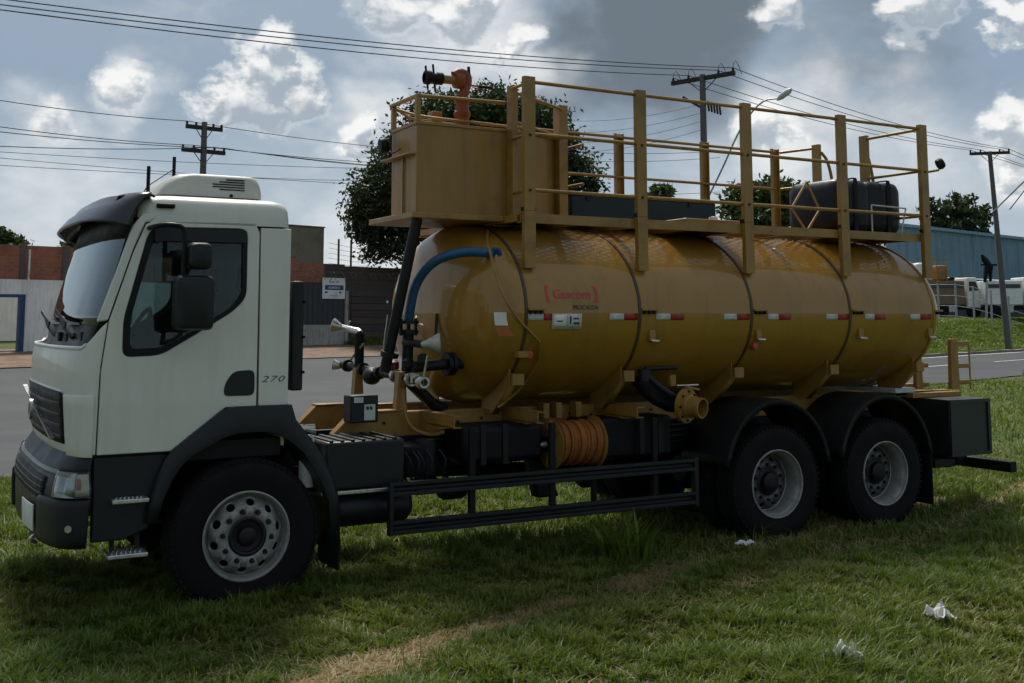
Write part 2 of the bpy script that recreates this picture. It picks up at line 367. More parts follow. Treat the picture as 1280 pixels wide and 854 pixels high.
# ------------------------------------------------------------------ THE TRUCK
truck = empty('tanker_truck', (2.9, 1.2, 0))
tag(truck, 'cream-cabbed tanker truck with ochre tank and railed deck parked on the grass', 'truck')
T = truck
YC = 1.2
def fsurf(tab_xc, drop, hw, n, t, z, out=0.0):
    """point on the bowed front of the cab: t runs -pi/2 (near side) .. pi/2 (far side)"""
    xc = lerp_tab(tab_xc, z) if isinstance(tab_xc, list) else tab_xc
    dr = lerp_tab(drop, z) if isinstance(drop, list) else drop
    h = lerp_tab(hw, z) if isinstance(hw, list) else hw
    si, co = math.sin(t), math.cos(t)
    y = YC + (h+out)*math.copysign(abs(si)**(2/n), si); x = xc + dr - (dr+out)*abs(co)**(2/n)
    return Vector((x, y, z))
def patch(name, m, F, t0, t1, zf0, zf1, nt=14, nz=6, out=0.0, thick=.012, parent=None, bevel=0.0):
    rows = []
    for i in range(nt+1):
        t = t0+(t1-t0)*i/nt; a = zf0(t) if callable(zf0) else zf0; b = zf1(t) if callable(zf1) else zf1
        rows.append([F(t, a+(b-a)*j/nz, out) for j in range(nz+1)])
    mb = MB(); mb.grid(rows); o = mb.build(name, m, parent, sharp=60)
    for p in o.data.polygons: pass
    # make normals face forward/outward
    nv = sum((Vector(p.normal).dot(Vector(p.center)-Vector((0, YC, 1.5))) for p in o.data.polygons))
    if nv < 0: o.data.flip_normals()
    solid(o, thick, -1)
    if bevel:
        b = o.modifiers.new('bevel', 'BEVEL'); b.width = bevel; b.segments = 2; b.limit_method = 'ANGLE'; b.angle_limit = R(50)
    return o
HALF = math.pi/2
CABX = [(1.05, -1.165), (1.2, -1.19), (1.5, -1.222), (1.7, -1.225), (1.85, -1.195), (2.0, -1.165)]
DEDGE = [(1.0, -.993), (1.112, -.993), (1.65, -.983), (1.975, -.943)]
def Fcab(t, z, out=0.0): return fsurf(CABX, lerp_tab(DEDGE, z)-lerp_tab(CABX, z), [(1.0, 1.15), (2.7, 1.09)], 2.7, t, z, out)
def ysid(z): return .05+(z-1.0)*(.06/1.7)
# side panels are flat sheets leaning in a little; mirrored for the far side
DOOR = [(-.985, 1.112), (-.515, 1.112), (-.155, 1.385), (.062, 1.385), (.068, 2.60), (.035, 2.668), (-.66, 2.655), (-.715, 2.63), (-.795, 2.43), (-.935, 1.975), (-.975, 1.65)]
WINO = rounded([(-.665, 2.612), (-.02, 2.622), (-.022, 2.14), (-.11, 2.045), (-.345, 1.90), (-.60, 1.748), (-.845, 1.738), (-.843, 1.99), (-.705, 2.55)], .06, 5)
WING = rounded([(-.625, 2.545), (-.055, 2.552), (-.055, 2.16), (-.13, 2.065), (-.36, 1.925), (-.585, 1.80), (-.80, 1.79), (-.80, 1.99), (-.672, 2.50)], .05, 5)
def sheet(name, m, outer, holes, side, parent, thick=.03, out=0.0, bevel=0.0):
    V, F = holed(outer, holes); mb = MB()
    def yy(z): y = ysid(z)-out; return y if side < 0 else 2*YC-y
    vs = [(x, yy(z), z) for x, z in V]; inn = thick*(1 if side < 0 else -1)
    vs2 = [(x, yy(z)+inn, z) for x, z in V]
    n = len(V); fs = list(F)+[tuple(i+n for i in f[::-1]) for f in F]
    cnt = {}
    for f in F:
        for i in range(len(f)):
            e = (f[i], f[(i+1) % len(f)]); cnt[tuple(sorted(e))] = cnt.get(tuple(sorted(e)), [])+[e]
    for k, es in cnt.items():
        if len(es) == 1: a, b = es[0]; fs.append((b, a, a+n, b+n))
    mb.add(vs+vs2, fs); return mb.build(name, m, parent, bevel=bevel, sharp=30)
cabp = empty('cab', (-.4, YC, 1.1), T)
for sd in (-1, 1):
    d = sheet('door', CREAM, DOOR, [WINO], sd, T, .035, 0, .006)
    sheet('window_frame', BLK, WINO, [WING], sd, d, .03, .004, .004)
    sheet('window_pane', GLASS, WING, [], sd, d, .006, -.012)
    df = sheet('rain_deflector', PLA, rounded([(-.66, 2.60), (-.03, 2.61), (-.03, 2.52), (-.60, 2.515), (-.66, 2.50)], .02), [], sd, d, .012, .022, .003)
    gap_back = [(x+(x+.45)*.035, z+(z-1.9)*.03) for x, z in DOOR]; sheet('door_gap_backing', BLK, gap_back, [WINO], sd, d, .012, -.038)  # black sheet added behind the door gaps, its colour standing in for their shade
    hn = sheet('door_handle', PLA, rounded([(-.105, 1.63), (.045, 1.637), (.045, 1.46), (-.17, 1.462), (-.165, 1.54)], .045), [], sd, d, .01, .006, .004)
    sheet('rear_side_panel', CREAM, [(.076, 1.385), (.285, 1.385), (.30, 2.634), (.078, 2.634)], [], sd, cabp, .035, .0, .006)
    sheet('windscreen_pillar', CREAM, [(-.945, 1.978), (-.805, 2.43), (-.722, 2.638), (-.66, 2.664), (-.62, 2.70), (-.74, 2.70), (-.80, 2.62), (-.90, 2.30), (-1.01, 1.97)], [], sd, cabp, .05, 0, .01)
# roof: rounded lid, seam above the doors
def roof_row(z, inset, xf, xr, n=7):
    y0 = ysid(min(z, 2.7))+inset; y1 = 2*YC-y0; pts = []
    rr = .10
    def arc(cx_, cy_, a0, a1, rad):
        return [Vector((cx_+rad*math.cos(a0+(a1-a0)*k/n), cy_+rad*math.sin(a0+(a1-a0)*k/n), z)) for k in range(n+1)]
    pts += arc(xr-rr, y1-rr, 0, HALF, rr); pts += arc(xf+.16, y1-.16, HALF, math.pi, .16); pts += arc(xf+.16, y0+.16, math.pi, 1.5*math.pi, .16); pts += arc(xr-rr, y0+rr, -HALF, 0, rr)
    return pts
mb = MB(); rows = []
for z, ins, xf in ((2.645, .0, -.80), (2.70, .0, -.80), (2.76, .008, -.79), (2.80, .025, -.765), (2.825, .06, -.73), (2.842, .12, -.66), (2.852, .3, -.5)):
    rows.append(roof_row(z, ins, xf, .305-ins*.6))
rows2 = [[rows[i][j] for i in range(len(rows))] for j in range(len(rows[0]))]
mb.grid(rows2, True, True)
top = rows[-1]; mb.add(top, [tuple(range(len(top)))], True)
mb.build('roof', CREAM, cabp, sharp=50)
MB().box(.25, .285, .11, 2.29, 1.10, 2.64).build('rear_wall', CREAM, cabp, .01)
MB().box(-.98, .25, .10, 2.30, 1.04, 1.16).build('cab_floor', BLK, cabp)
MB().box(-.70, .24, .14, 2.26, 2.60, 2.64).build('headliner', SEAT, cabp)
# front shell
FP = lambda t: 1.80 + .17*max(0, (abs(t)/HALF-.72)/.28)**1.3
fp = patch('front_panel', CREAM, Fcab, -HALF, HALF, lambda t: 1.115-.02*math.cos(t), FP, 48, 12, 0, .02, cabp, .006)
patch('cowl_lip', WHT, Fcab, -1.22, 1.22, lambda t: FP(t)-.012, lambda t: FP(t)+.012, 30, 2, .006, .02, fp)
for s_ in (-1, 1):
    a, b = (-1.52, -.82) if s_ < 0 else (.82, 1.52)
    patch('corner_panel', CREAM, Fcab, a, b, 1.10, 1.495, 10, 5, .016, .02, fp, .006)
# grille with slats and emblem bar
gr = patch('grille', BLK, Fcab, -.76, .76, 1.17, lambda t: 1.47+.05*math.cos(t), 24, 6, .012, .02, T)
patch('grille_frame', CREAM, Fcab, -.78, .78, lambda t: 1.463+.05*math.cos(t), lambda t: 1.482+.05*math.cos(t), 24, 1, .008, .012, gr)
for k in range(4): patch('grille_slat', PLA, Fcab, -.72, .72, 1.20+k*.072, 1.225+k*.072, 20, 1, .02, .02, gr, .003)
mb = MB(); mb.bar(Fcab(-.55, 1.20, .045), Fcab(.55, 1.47, .045), .012, .03, (1, 0, 0)); mb.build('diagonal_bar', CHR, gr)
mb = MB(); mb.lathe([(.045, 0), (.075, 0), (.075, .02), (.045, .02)], Fcab(0, 1.34, .03)+Vector((-.02, 0, 0)), (-1, 0, 0), 28, True); mb.build('emblem', CHR, gr)
# cowl, wipers and windscreen
def Fws(t, z, out=0.0): return fsurf([(1.80, -1.14), (2.04, -1.08), (2.62, -.92), (2.72, -.89)], .155, [(1.8, 1.09), (2.7, 1.03)], 2.6, t, z, out)
mb = MB(); rows = []
for i in range(33):
    t = -1.45+2.9*i/32; rows.append([Fcab(t, FP(t)-.015, -.015), Fcab(t, FP(t)-.005, -.09), Fws(t, 1.93, -.01), Fws(t, 1.955, -.01)])
mb.grid(rows); cw = mb.build('cowl', PLA, cabp, sharp=60)
for k, (ya, yb) in enumerate(((.5, 1.05), (1.35, 1.9))):
    mb = MB(); mb.tube([(-1.10, ya, 1.86), (-1.14, ya+.12, 1.93), (-1.11, yb, 2.0)], .012, 8)
    mb.bar((-1.14, ya+.05, 1.955), (-1.10, yb+.35, 2.05), .012, .03); mb.build('wiper', BLK, cw)
for k, (yy, zz) in enumerate(((.33, 1.86), (.5, 1.85), (.72, 1.85), (.95, 1.85))):
    MB().box(-1.07-.02*k, -.99-.02*k, yy, yy+.09, zz-.02, zz+.045).build('cowl_bracket', BLK, cw, .008)
ws = patch('windscreen', WSGLASS, Fws, -1.42, 1.42, 1.95, 2.66, 30, 10, 0, .008, cabp)
for s_ in (-1, 1):
    a, b = (-1.57, -1.36) if s_ < 0 else (1.36, 1.57)
    patch('windscreen_seal', BLK, Fws, a, b, 1.93, 2.68, 6, 10, .006, .03, ws)
patch('windscreen_top_band', BLK, Fws, -1.5, 1.5, 2.53, 2.80, 30, 2, .004, .012, ws)
# interior
MB().prism([(-1.02, 1.15), (-1.01, 1.85), (-.88, 1.87), (-.80, 1.80), (-.84, 1.55), (-.90, 1.15)], 'y', .18, 2.22).build('dashboard', SEAT, cabp, .03)
for k, yy in enumerate((.38, 1.45)):
    mb = MB(); mb.prism(rounded([(-.38, 1.48), (-.36, 1.60), (.0, 1.58), (.10, 2.18), (.17, 2.18), (.12, 1.46)], .05), 'y', yy, yy+.5); st = mb.build('seat', SEAT, cabp, .03)
    MB().prism(rounded([(.08, 2.2), (.10, 2.40), (.17, 2.40), (.165, 2.2)], .03), 'y', yy+.12, yy+.38).build('headrest', SEAT, st, .02)
mb = MB(); ring = [Vector((-.66, .64, 1.86))+Vector((.09*math.cos(a)*1.0, .22*math.sin(a), .20*math.cos(a))) for a in [2*math.pi*k/28 for k in range(29)]]
mb.tube(ring, .016, 8, False); mb.tube([(-.66, .64, 1.86), (-.85, .64, 1.72)], .03, 8); mb.bar((-.66, .43, 1.86), (-.66, .85, 1.86), .03, .02); mb.build('steering_wheel', BLK, cabp)
# sun visor
VP = [(-.68, 2.845), (-.75, 2.866), (-.84, 2.856), (-.93, 2.815), (-1.01, 2.755), (-1.065, 2.69), (-1.075, 2.672)]
mb = MB(); rows = []
for i in range(41):
    t = -HALF+math.pi*i/40; si = math.sin(t); hw = 1.10; y = YC+hw*math.copysign(abs(si)**(2/2.8), si); e = 1-abs(math.cos(t))**(2/2.8)
    row = []
    for j, (x, z) in enumerate(VP):
        f = max(0, min(1, (-.66-x)/.42)); zz = z - e*(.045*f) - .03*e; xx = x + e*f*.26; row.append(Vector((xx, y, zz)))
    rows.append(row)
mb.grid(rows); vz = mb.build('sun_visor', VIS, T, sharp=60); solid(vz, .018, 0)
mb = MB(); mb.grid([[Vector((r[1].x-.03*0, r[1].y, r[1].z+.004))*1 for r in rows[8:33]], [Vector((r[3].x, r[3].y, r[3].z+.03)) for r in rows[8:33]], [Vector((r[4].x+.02, r[4].y, r[4].z+.012)) for r in rows[8:33]]]); mb.build('raised_centre', VIS, vz, sharp=60)
# marker lamp, roof air conditioner, antennas
MB().box(-.655, -.53, .085, .12, 2.742, 2.775).build('marker_lamp', BLK, T, .012)
def pod(x0, x1, y0, y1, z0, z1, m, name, parent, rake=.15, top=.024):
    rows = []; n = 6
    for k in range(7):
        a = k/6; z = z0+(z1-z0)*math.sin(a*HALF)*.999 if k else z0
        ins = top*2.2*(1-math.cos(a*HALF)); xf = x0+rake*a+ins; pts = []
        for (cx_, cy_, a0, sx) in ((x1-ins-.08, y1-ins-.08, 0, 1), (xf+.12, y1-ins-.08, HALF, 1), (xf+.12, y0+ins+.08, math.pi, 1), (x1-ins-.08, y0+ins+.08, 1.5*math.pi, 1)):
            for j in range(n+1):
                b = a0+HALF*j/n; rad = .12 if HALF <= a0 <= math.pi else .08; pts.append(Vector((cx_+rad*math.cos(b), cy_+.08*math.sin(b), z)))
        rows.append(pts)
    mb = MB(); mb.grid([[rows[i][j] for i in range(7)] for j in range(len(rows[0]))], True, True); mb.add(rows[-1], [tuple(range(len(rows[-1])))], True)
    mb.add(rows[0], [tuple(range(len(rows[0])))], False); return mb.build(name, m, parent, sharp=50)
ac = pod(-.585, .185, .42, 1.75, 2.872, 3.04, mat('roof_unit_grey_cream', (.47, .46, .41), .45, 0, .06, 4), 'air_conditioner', T)
MB().box(-.55, .16, .46, 1.70, 2.83, 2.872).build('plinth', BLK, ac)
for k in range(5):
    z = 2.925+k*.019; a_ = math.asin((z-2.872)/.173); y_ = .42+.0528*(1-math.cos(a_))-.004; MB().box(-.22+.05*abs(k-1.5), .04, y_, y_+.03, z, z+.008).build('vent_slot', BLK, ac)
MB().lathe([(0, 0), (.012, 0), (.012, .01), (0, .01)], (-.06, .42, 2.885), (0, -1, 0), 12).build('bolt', BLK, ac)
for k, (x, y, z0, z1) in enumerate(((-.66, .38, 2.845, 3.06), (-.36, .95, 2.85, 3.22))):
    mb = MB(); mb.tube([(x, y, z0), (x, y, z1)], .013, 10); mb.lathe([(0, 0), (.035, 0), (.025, .03), (0, .03)], (x, y, z0), (0, 0, 1), 12); mb.build('antenna_rod', BLK, T)
MB().tube([(-.70, .38, 2.855), (-.66, .40, 2.92), (-.37, .94, 3.12)], .004, 6).build('antenna_cable', BLK, T)
# mirrors
for sd in (-1, 1):
    Ym = lambda y: y if sd < 0 else 2*YC-y
    mb = MB(); mb.tube([(-.70, Ym(.09), 2.60), (-.69, Ym(-.12), 2.605), (-.62, Ym(-.17), 2.61), (-.535, Ym(-.18), 2.60), (-.52, Ym(-.18), 2.53), (-.525, Ym(-.18), 2.30), (-.52, Ym(-.17), 1.95), (-.53, Ym(-.16), 1.87), (-.58, Ym(.05), 1.83)], .016, 10, True, 1)
    arm = mb.build('mirror_arm', BLK, T)
    def head(x0, x1, z0, z1, nm):
        mb = MB(); rows = []
        for (yy, ins) in ((-.255, .035), (-.245, .012), (-.20, 0), (-.13, .004), (-.10, .03)):
            P = rounded([(x0+ins, z0+ins), (x1-ins, z0+ins), (x1-ins, z1-ins), (x0+ins, z1-ins)], .045, 5); rows.append([Vector((p[0], Ym(yy), p[1])) for p in P])
        mb.grid([[rows[i][j] for i in range(5)] for j in range(len(rows[0]))], True, True); mb.add(rows[0], [tuple(range(len(rows[0])))], True); mb.add(rows[-1], [tuple(range(len(rows[0])))], True)
        return mb.build(nm, PLA, T, sharp=50)
    head(-.505, -.345, 2.315, 2.495, 'wide_angle_mirror'); head(-.585, -.322, 1.915, 2.275, 'main_mirror')
# '270' badge
V, F = text_mesh('270', .062, .0, .3, 1.15); mb = MB(); mb.add([(.172+x*1.6, ysid(1.57)-.003, 1.568+y) for x, y, z in V], F); mb.build('model_number', mat('badge_grey', (.10, .10, .10), .4), T)
# bumper and lower front
BX = [(.45, -1.245), (.55, -1.285), (.75, -1.295), (.90, -1.29), (.98, -1.26), (1.06, -1.215), (1.14, -1.15)]
def Fb(t, z, out=0.0): return fsurf(BX, [(.45, .245), (.9, .285), (1.14, .16)], [(.45, 1.13), (.6, 1.17), (.9, 1.17), (1.14, 1.12)], 3.0, t, z, out)
bp = patch('bumper', PLA, Fb, -HALF, HALF, lambda t: .53+.03*abs(math.cos(t))*0, 1.13, 60, 14, 0, .03, T, .006)
for s_ in (-1, 1):
    f = lambda a, b: (a, b) if s_ < 0 else (-b, -a)
    a, b = f(-HALF, -.55); patch('bumper_corner', PLA, Fb, a, b, .545, .845, 14, 6, .03, .04, bp, .018)
    a, b = f(-HALF+.01, -.90); hl = patch('headlight', BLK, Fb, a, b, lambda t: .845, lambda t: 1.03, 12, 4, .012, .02, T, .004)
    a1, b1 = f(-1.36, -.94); patch('reflector', CHR, Fb, a1, b1, .868, 1.008, 8, 3, .018, .012, hl)
    a1, b1 = f(-1.555, -1.37); patch('indicator', mat('pale_indicator', (.62, .55, .45), .3), Fb, a1, b1, .865, 1.0, 6, 3, .018, .012, hl)
    a1, b1 = f(-1.46, -1.39); patch('amber_bulb', AMB, Fb, a1, b1, .905, .975, 3, 2, .022, .008, hl)
    a1, b1 = f(-1.56, -.93); patch('lens', LENS, Fb, a1, b1, .858, 1.015, 14, 4, .034, .006, hl)
    p = Fb(-1.33*(1 if s_ < 0 else -1), .67, .034); mb = MB(); mb.lathe([(0, 0), (.022, 0), (.022, .014), (0, .014)], p, (-.4, -.9*(1 if s_ < 0 else -1), 0), 16); mb.build('fog_sensor', CHR, bp)
patch('bumper_crease', mat('bumper_light_trim', (.10, .105, .105), .3), Fb, -1.0, 1.0, .985, 1.02, 30, 3, .012, .03, bp, .012)
patch('lower_grille', BLK, Fb, -.62, .62, .82, .96, 20, 3, .012, .02, bp)
for k in range(3): patch('lower_slat', PLA, Fb, -.62, .62, .84+k*.04, .855+k*.04, 20, 1, .014, .02, bp)
npl = patch('number_plate', WHT, Fb, -.50, -.15, .60, .77, 6, 2, .04, .008, T, .002)
mb = MB(); mb.tube([Fb(-.5, .575, .02), Fb(-.5, .55, .06), Fb(-.5, .52, .02)], .012, 8, True, 2); mb.build('tow_eye', CHR, bp)
# side skirt, steps, wheel arch flare
for sd in (-1, 1):
    sheet('side_skirt', PLA, [(-1.00, 1.10), (-.52, 1.10), (-.46, 1.05), (-.60, .80), (-.64, .62), (-.80, .56), (-1.0, .56)], [], sd, T, .05, -.03, .012)
    arch = [(-.52, 1.112), (-.16, 1.38), (.285, 1.38), (.30, 1.24)]
    # flare: outer edge to inner arc
    out_ = [(-.66, .66), (-.645, .78), (-.60, .93), (-.545, 1.06), (-.50, 1.115), (-.17, 1.365), (-.08, 1.38), (.30, 1.38), (.33, 1.28), (.46, 1.12), (.60, .90), (.66, .72), (.675, .36)]
    inn_ = [(-.605, .655), (-.575, .80), (-.52, .93), (-.46, 1.02), (-.40, 1.08), (-.19, 1.19), (-.08, 1.222), (.12, 1.222), (.24, 1.19), (.40, 1.06), (.53, .86), (.595, .70), (.61, .36)]
    mb = MB(); rows = []
    Yf = lambda y: y if sd < 0 else 2*YC-y
    for (a, b) in zip(out_, inn_):
        rows.append([Vector((a[0], Yf(.16), a[1]+.0)), Vector((a[0], Yf(.035), a[1])), Vector((a[0]*.5+b[0]*.5, Yf(.006), a[1]*.5+b[1]*.5)), Vector((b[0], Yf(.012), b[1])), Vector((b[0], Yf(.40), b[1]))])
    mb.grid(rows); fl = mb.build('wheel_arch', PLA, T, sharp=55); solid(fl, .012, 1)
    for (z0, z1, x0, x1, nm) in ((.80, .86, -.885, -.655, 'step'), (.455, .515, -.90, -.65, 'step')):
        mb = MB(); mb.box(x0, x1, *sorted((Yf(-.005), Yf(.17))), z0, z0+.028); stp = mb.build(nm, ALU, T, .006)
        for q in range(7):
            for r_ in range(3):
                cx_ = x0+.02+(x1-x0-.04)*(q+.5*(r_ % 2)+.3)/7.3; mb = MB(); mb.bar((cx_, Yf(.03+.05*r_), z0+.032), (cx_+.02, Yf(.055+.05*r_), z0+.032), .01, .014); mb.build('tread', CHR, stp)
    for xx in (-.86, -.70): MB().bar((xx, Yf(.10), .47), (xx, Yf(.14), .62), .03, .012).build('step_hanger', BLK, T)
    # steps' dark recess
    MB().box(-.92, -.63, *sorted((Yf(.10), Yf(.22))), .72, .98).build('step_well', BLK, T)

# ---- wheels
def tyre(mb, R_=.515, w_=.275, y0=0.0):
    P = [(.298, y0+.02), (.31, y0+.006), (.36, y0+.0), (.42, y0-.004), (.46, y0+.002), (.49, y0+.016), (R_-.004, y0+.034), (R_, y0+.05)]
    for g_ in (.085, .13, .175): P += [(R_, y0+g_-.007), (R_-.014, y0+g_-.006), (R_-.014, y0+g_+.006), (R_, y0+g_+.007)]
    mirror = [(r, 2*y0+w_-y) for r, y in P[:8]][::-1]
    mb.lathe(P+mirror, (0, 0, 0), (0, 1, 0), 72, False); return mb
def wheel_meshes():
    out = {}
    t1 = tyre(MB())
    # shoulder lugs
    for k in range(60):
        a = 2*math.pi*k/60; c = Vector((math.cos(a), 0, math.sin(a))); tg = Vector((-math.sin(a), 0, math.cos(a)))
        p = c*.4985+Vector((0, .024, 0)); t1.bar(p-tg*.016, p+tg*.016, .03, .02, (c.x, 0, c.z))
    out['tyre'] = t1
    # steer rim
    r = MB(); r.lathe([(.302, .008), (.302, .0), (.292, -.004), (.283, .004), (.276, .03), (.268, .05), (.258, .056)], (0, 0, 0), (0, 1, 0), 72)
    out['front_rim'] = r
    th = [2*math.pi*k/80 for k in range(80)]
    def disc(r_out, r_in, holes, zf):
        O = [(r_out*math.cos(a), r_out*math.sin(a)) for a in th]; I = [(r_in*math.cos(a), r_in*math.sin(a)) for a in th[::2]]
        H = []
        for k in range(10):
            a = 2*math.pi*(k+.5)/10; c = (holes[0]*math.cos(a), holes[0]*math.sin(a)); ex = (math.cos(a), math.sin(a)); ey = (-ex[1], ex[0])
            H.append([(c[0]+ex[0]*holes[1]*math.cos(b)+ey[0]*holes[2]*math.sin(b), c[1]+ex[1]*holes[1]*math.cos(b)+ey[1]*holes[2]*math.sin(b)) for b in [2*math.pi*j/14 for j in range(14)]])
        V, F = holed(O, [I]+H); mb = MB(); mb.add([(x, zf(math.hypot(x, y)), y) for x, y in V], F); return mb
    zf = lambda q: .056-.062*sstep(.262, .185, q) if q > .185 else -.006
    out['front_disc'] = disc(.260, .13, (.222, .021, .030), zf)
    h = MB(); h.lathe([(.132, .03), (.132, -.012), (.118, -.02), (.105, -.016), (.10, .0), (.07, .004), (.06, -.022), (.045, -.03), (0, -.032)], (0, 0, 0), (0, 1, 0), 40); out['front_hub'] = h
    bd = MB(); bd.lathe([(0, .0), (.24, .0), (.255, .02), (.255, .14), (0, .14)], (0, 0, 0), (0, 1, 0), 32); out['drum'] = bd
    n = MB(); n.lathe([(0, -.030), (.012, -.028), (.0155, -.02), (.0155, .0), (.02, .002), (.02, .008)], (0, 0, 0), (0, 1, 0), 6); out['nut'] = n
    # deep dished drive rim
    r = MB(); r.lathe([(.302, .010), (.302, .0), (.294, -.004), (.286, .002), (.283, .02), (.272, .035), (.262, .05), (.255, .11), (.252, .165), (.235, .175)], (0, 0, 0), (0, 1, 0), 72); out['drive_rim'] = r
    out['drive_disc'] = disc(.240, .12, (.205, .019, .026), lambda q: .172-.03*sstep(.24, .19, q))
    h = MB(); h.lathe([(.118, .17), (.118, .135), (.095, .125), (.088, .085), (.07, .075), (.04, .07), (0, .069)], (0, 0, 0), (0, 1, 0), 36); out['drive_hub'] = h
    return out
WM = wheel_meshes(); WD = {}
def wpart(key, nm, m, parent, loc=(0, 0, 0), rotz=0.0, sharp=38):
    if key not in WD:
        o = WM[key].build(nm, m, None, sharp=sharp); WD[key] = o.data
        if key.endswith('disc'): solid(o, .01, 0); WD[key+'_mod'] = True
    else:
        o = bpy.data.objects.new(nm, WD[key]); col.objects.link(o)
        if key.endswith('disc'): solid(o, .01, 0)
    o.parent = parent; o.location = loc; return o
def wheel(x, y, front, flip, spin):
    e = bpy.data.objects.new('front_wheel' if front else 'rear_wheel', None); col.objects.link(e); e.parent = T; e.matrix_parent_inverse = Matrix.Translation(-WLOC[T.name])
    e.location = (x, y, .522); e.rotation_euler = (0, spin, math.pi if flip else 0)
    wpart('tyre', 'tyre', RUB, e); wpart('drum', 'brake_drum', BLK, e, (0, .085 if front else .20, 0))
    if front:
        wpart('front_rim', 'rim', RIM, e); wpart('front_disc', 'wheel_disc', RIM, e, sharp=25); wpart('front_hub', 'hub', HUB, e)
        for k in range(10): a = 2*math.pi*k/10; wpart('nut', 'wheel_nut', HUB, e, (.1675*math.cos(a), -.008, .1675*math.sin(a)))
    else:
        wpart('tyre', 'tyre', RUB, e, (0, .32, 0))
        wpart('drive_rim', 'rim', RIM, e); wpart('drive_disc', 'wheel_disc', RIMD, e, sharp=25); wpart('drive_hub', 'hub', HUB, e)
        for k in range(10): a = 2*math.pi*k/10; wpart('nut', 'wheel_nut', HUB, e, (.155*math.cos(a), .142, .155*math.sin(a)))
wheel(0, 0, True, False, .1); wheel(0, 2*YC, True, True, .5)
for x, sp in ((4.8, .3), (6.17, .75)): wheel(x, 0, False, False, sp); wheel(x, 2*YC, False, True, sp)
for x in (0, 4.8, 6.17): MB().tube([(x, .28, .522), (x, 2*YC-.28, .522)], .075, 12).build('axle', BLK, T)
for x in (4.8, 6.17): MB().lathe([(0, -.2), (.12, -.18), (.2, -.08), (.2, .08), (.12, .18), (0, .2)], (x, YC, .53), (1, 0, 0), 20).build('differential', BLK, T)
# rear mudguards
for x in (4.8, 6.17):
    for sd in (-1, 1):
        Yf = lambda y: y if sd < 0 else 2*YC-y
        rows = []
        for k in range(25):
            a = R(10)+(math.pi-R(17))*k/24; rr = .62; c = (x-rr*1.0*math.cos(a), .60+rr*1.06*math.sin(a)); ci = (x-(rr-.035)*math.cos(a), .60+(rr-.035)*1.06*math.sin(a))
            rows.append([Vector((ci[0], Yf(-.03), ci[1])), Vector((c[0], Yf(-.03), c[1])), Vector((c[0], Yf(.04), c[1]+.012)), Vector((c[0], Yf(.08), c[1])), Vector((c[0], Yf(.16), c[1]+.01)), Vector((c[0], Yf(.6), c[1]))])
        mb = MB(); mb.grid(rows); o = mb.build('mudguard', PLA, T, sharp=50); solid(o, .01, 0)
for sd in (-1, 1):
    Yf = lambda y: y if sd < 0 else 2*YC-y
    MB().box(6.80, 6.815, *sorted((Yf(0), Yf(.55))), .18, .72).build('mud_flap', RUB, T)
    MB().box(.66, .675, *sorted((Yf(.02), Yf(.42))), .22, .66).build('mud_flap', RUB, T)

# ---- chassis, subframe
for yy in (.77, 1.63):
    mb = MB(); mb.prism([(-1.0, .62), (-1.0, .82), (.6, .86), (.9, 1.03), (7.9, 1.03), (7.9, .78), (.95, .78), (.5, .62)], 'y', yy-.04, yy+.04); mb.build('chassis_rail', BLK, T, .008)
    tip = .865; mb = MB(); mb.prism([(tip, 1.045), (tip+.02, 1.10), (tip+.17, 1.245), (7.75, 1.215), (7.75, 1.045)], 'y', yy-.05, yy+.05); sf = mb.build('subframe_rail', YEL2, T, .006)
    mb = MB(); mb.box(tip+.17, tip+.55, yy-.07, yy+.07, 1.247, 1.259); mb.build('top_plate', YEL2, sf, .003)
for x in (1.2, 2.0, 3.0, 4.0, 5.4, 6.8): MB().box(x, x+.12, .82, 1.58, .82, 1.0).build('cross_member', BLK, T, .006)
MB().lathe([(0, -.5), (.16, -.5), (.22, -.3), (.24, 0), (.2, .35), (.12, .5), (0, .5)], (.7, YC, .8), (1, 0, 0), 22).build('gearbox', BLK, T)
MB().tube([(1.2, YC, .72), (4.5, YC, .58)], .055, 12).build('drive_shaft', BLK, T)
MB().box(-.75, .35, .75, 1.65, .55, 1.10).build('engine', BLK, T, .05)
# near outriggers carrying the side equipment: channels sticking out of the subframe
for k, (x, yn) in enumerate(((1.62, .10), (2.38, .12), (3.36, .12))):
    mb = MB(); mb.prism([(yn, 1.16), (yn, 1.235), (.72, 1.235), (.72, 1.10), (.55, 1.10)], 'x', x-.004, x+.004); og = mb.build('outrigger', YEL2, T)
    MB().box(x-.002, x+.075, yn, .72, 1.237, 1.245).build('flange', YEL2, og); MB().box(x-.004, x+.06, yn+.001, .60, 1.152, 1.159).build('flange', YEL2, og)
    MB().box(x-.02, x+.03, 2.4-.72, 2.4-yn, 1.12, 1.24).build('outrigger', YEL2, T)
for k, x in enumerate((2.72, 2.85, 3.05)): MB().box(x, x+.06, .60, .70, 1.14, 1.27).build('clamp', YEL2, T, .004)
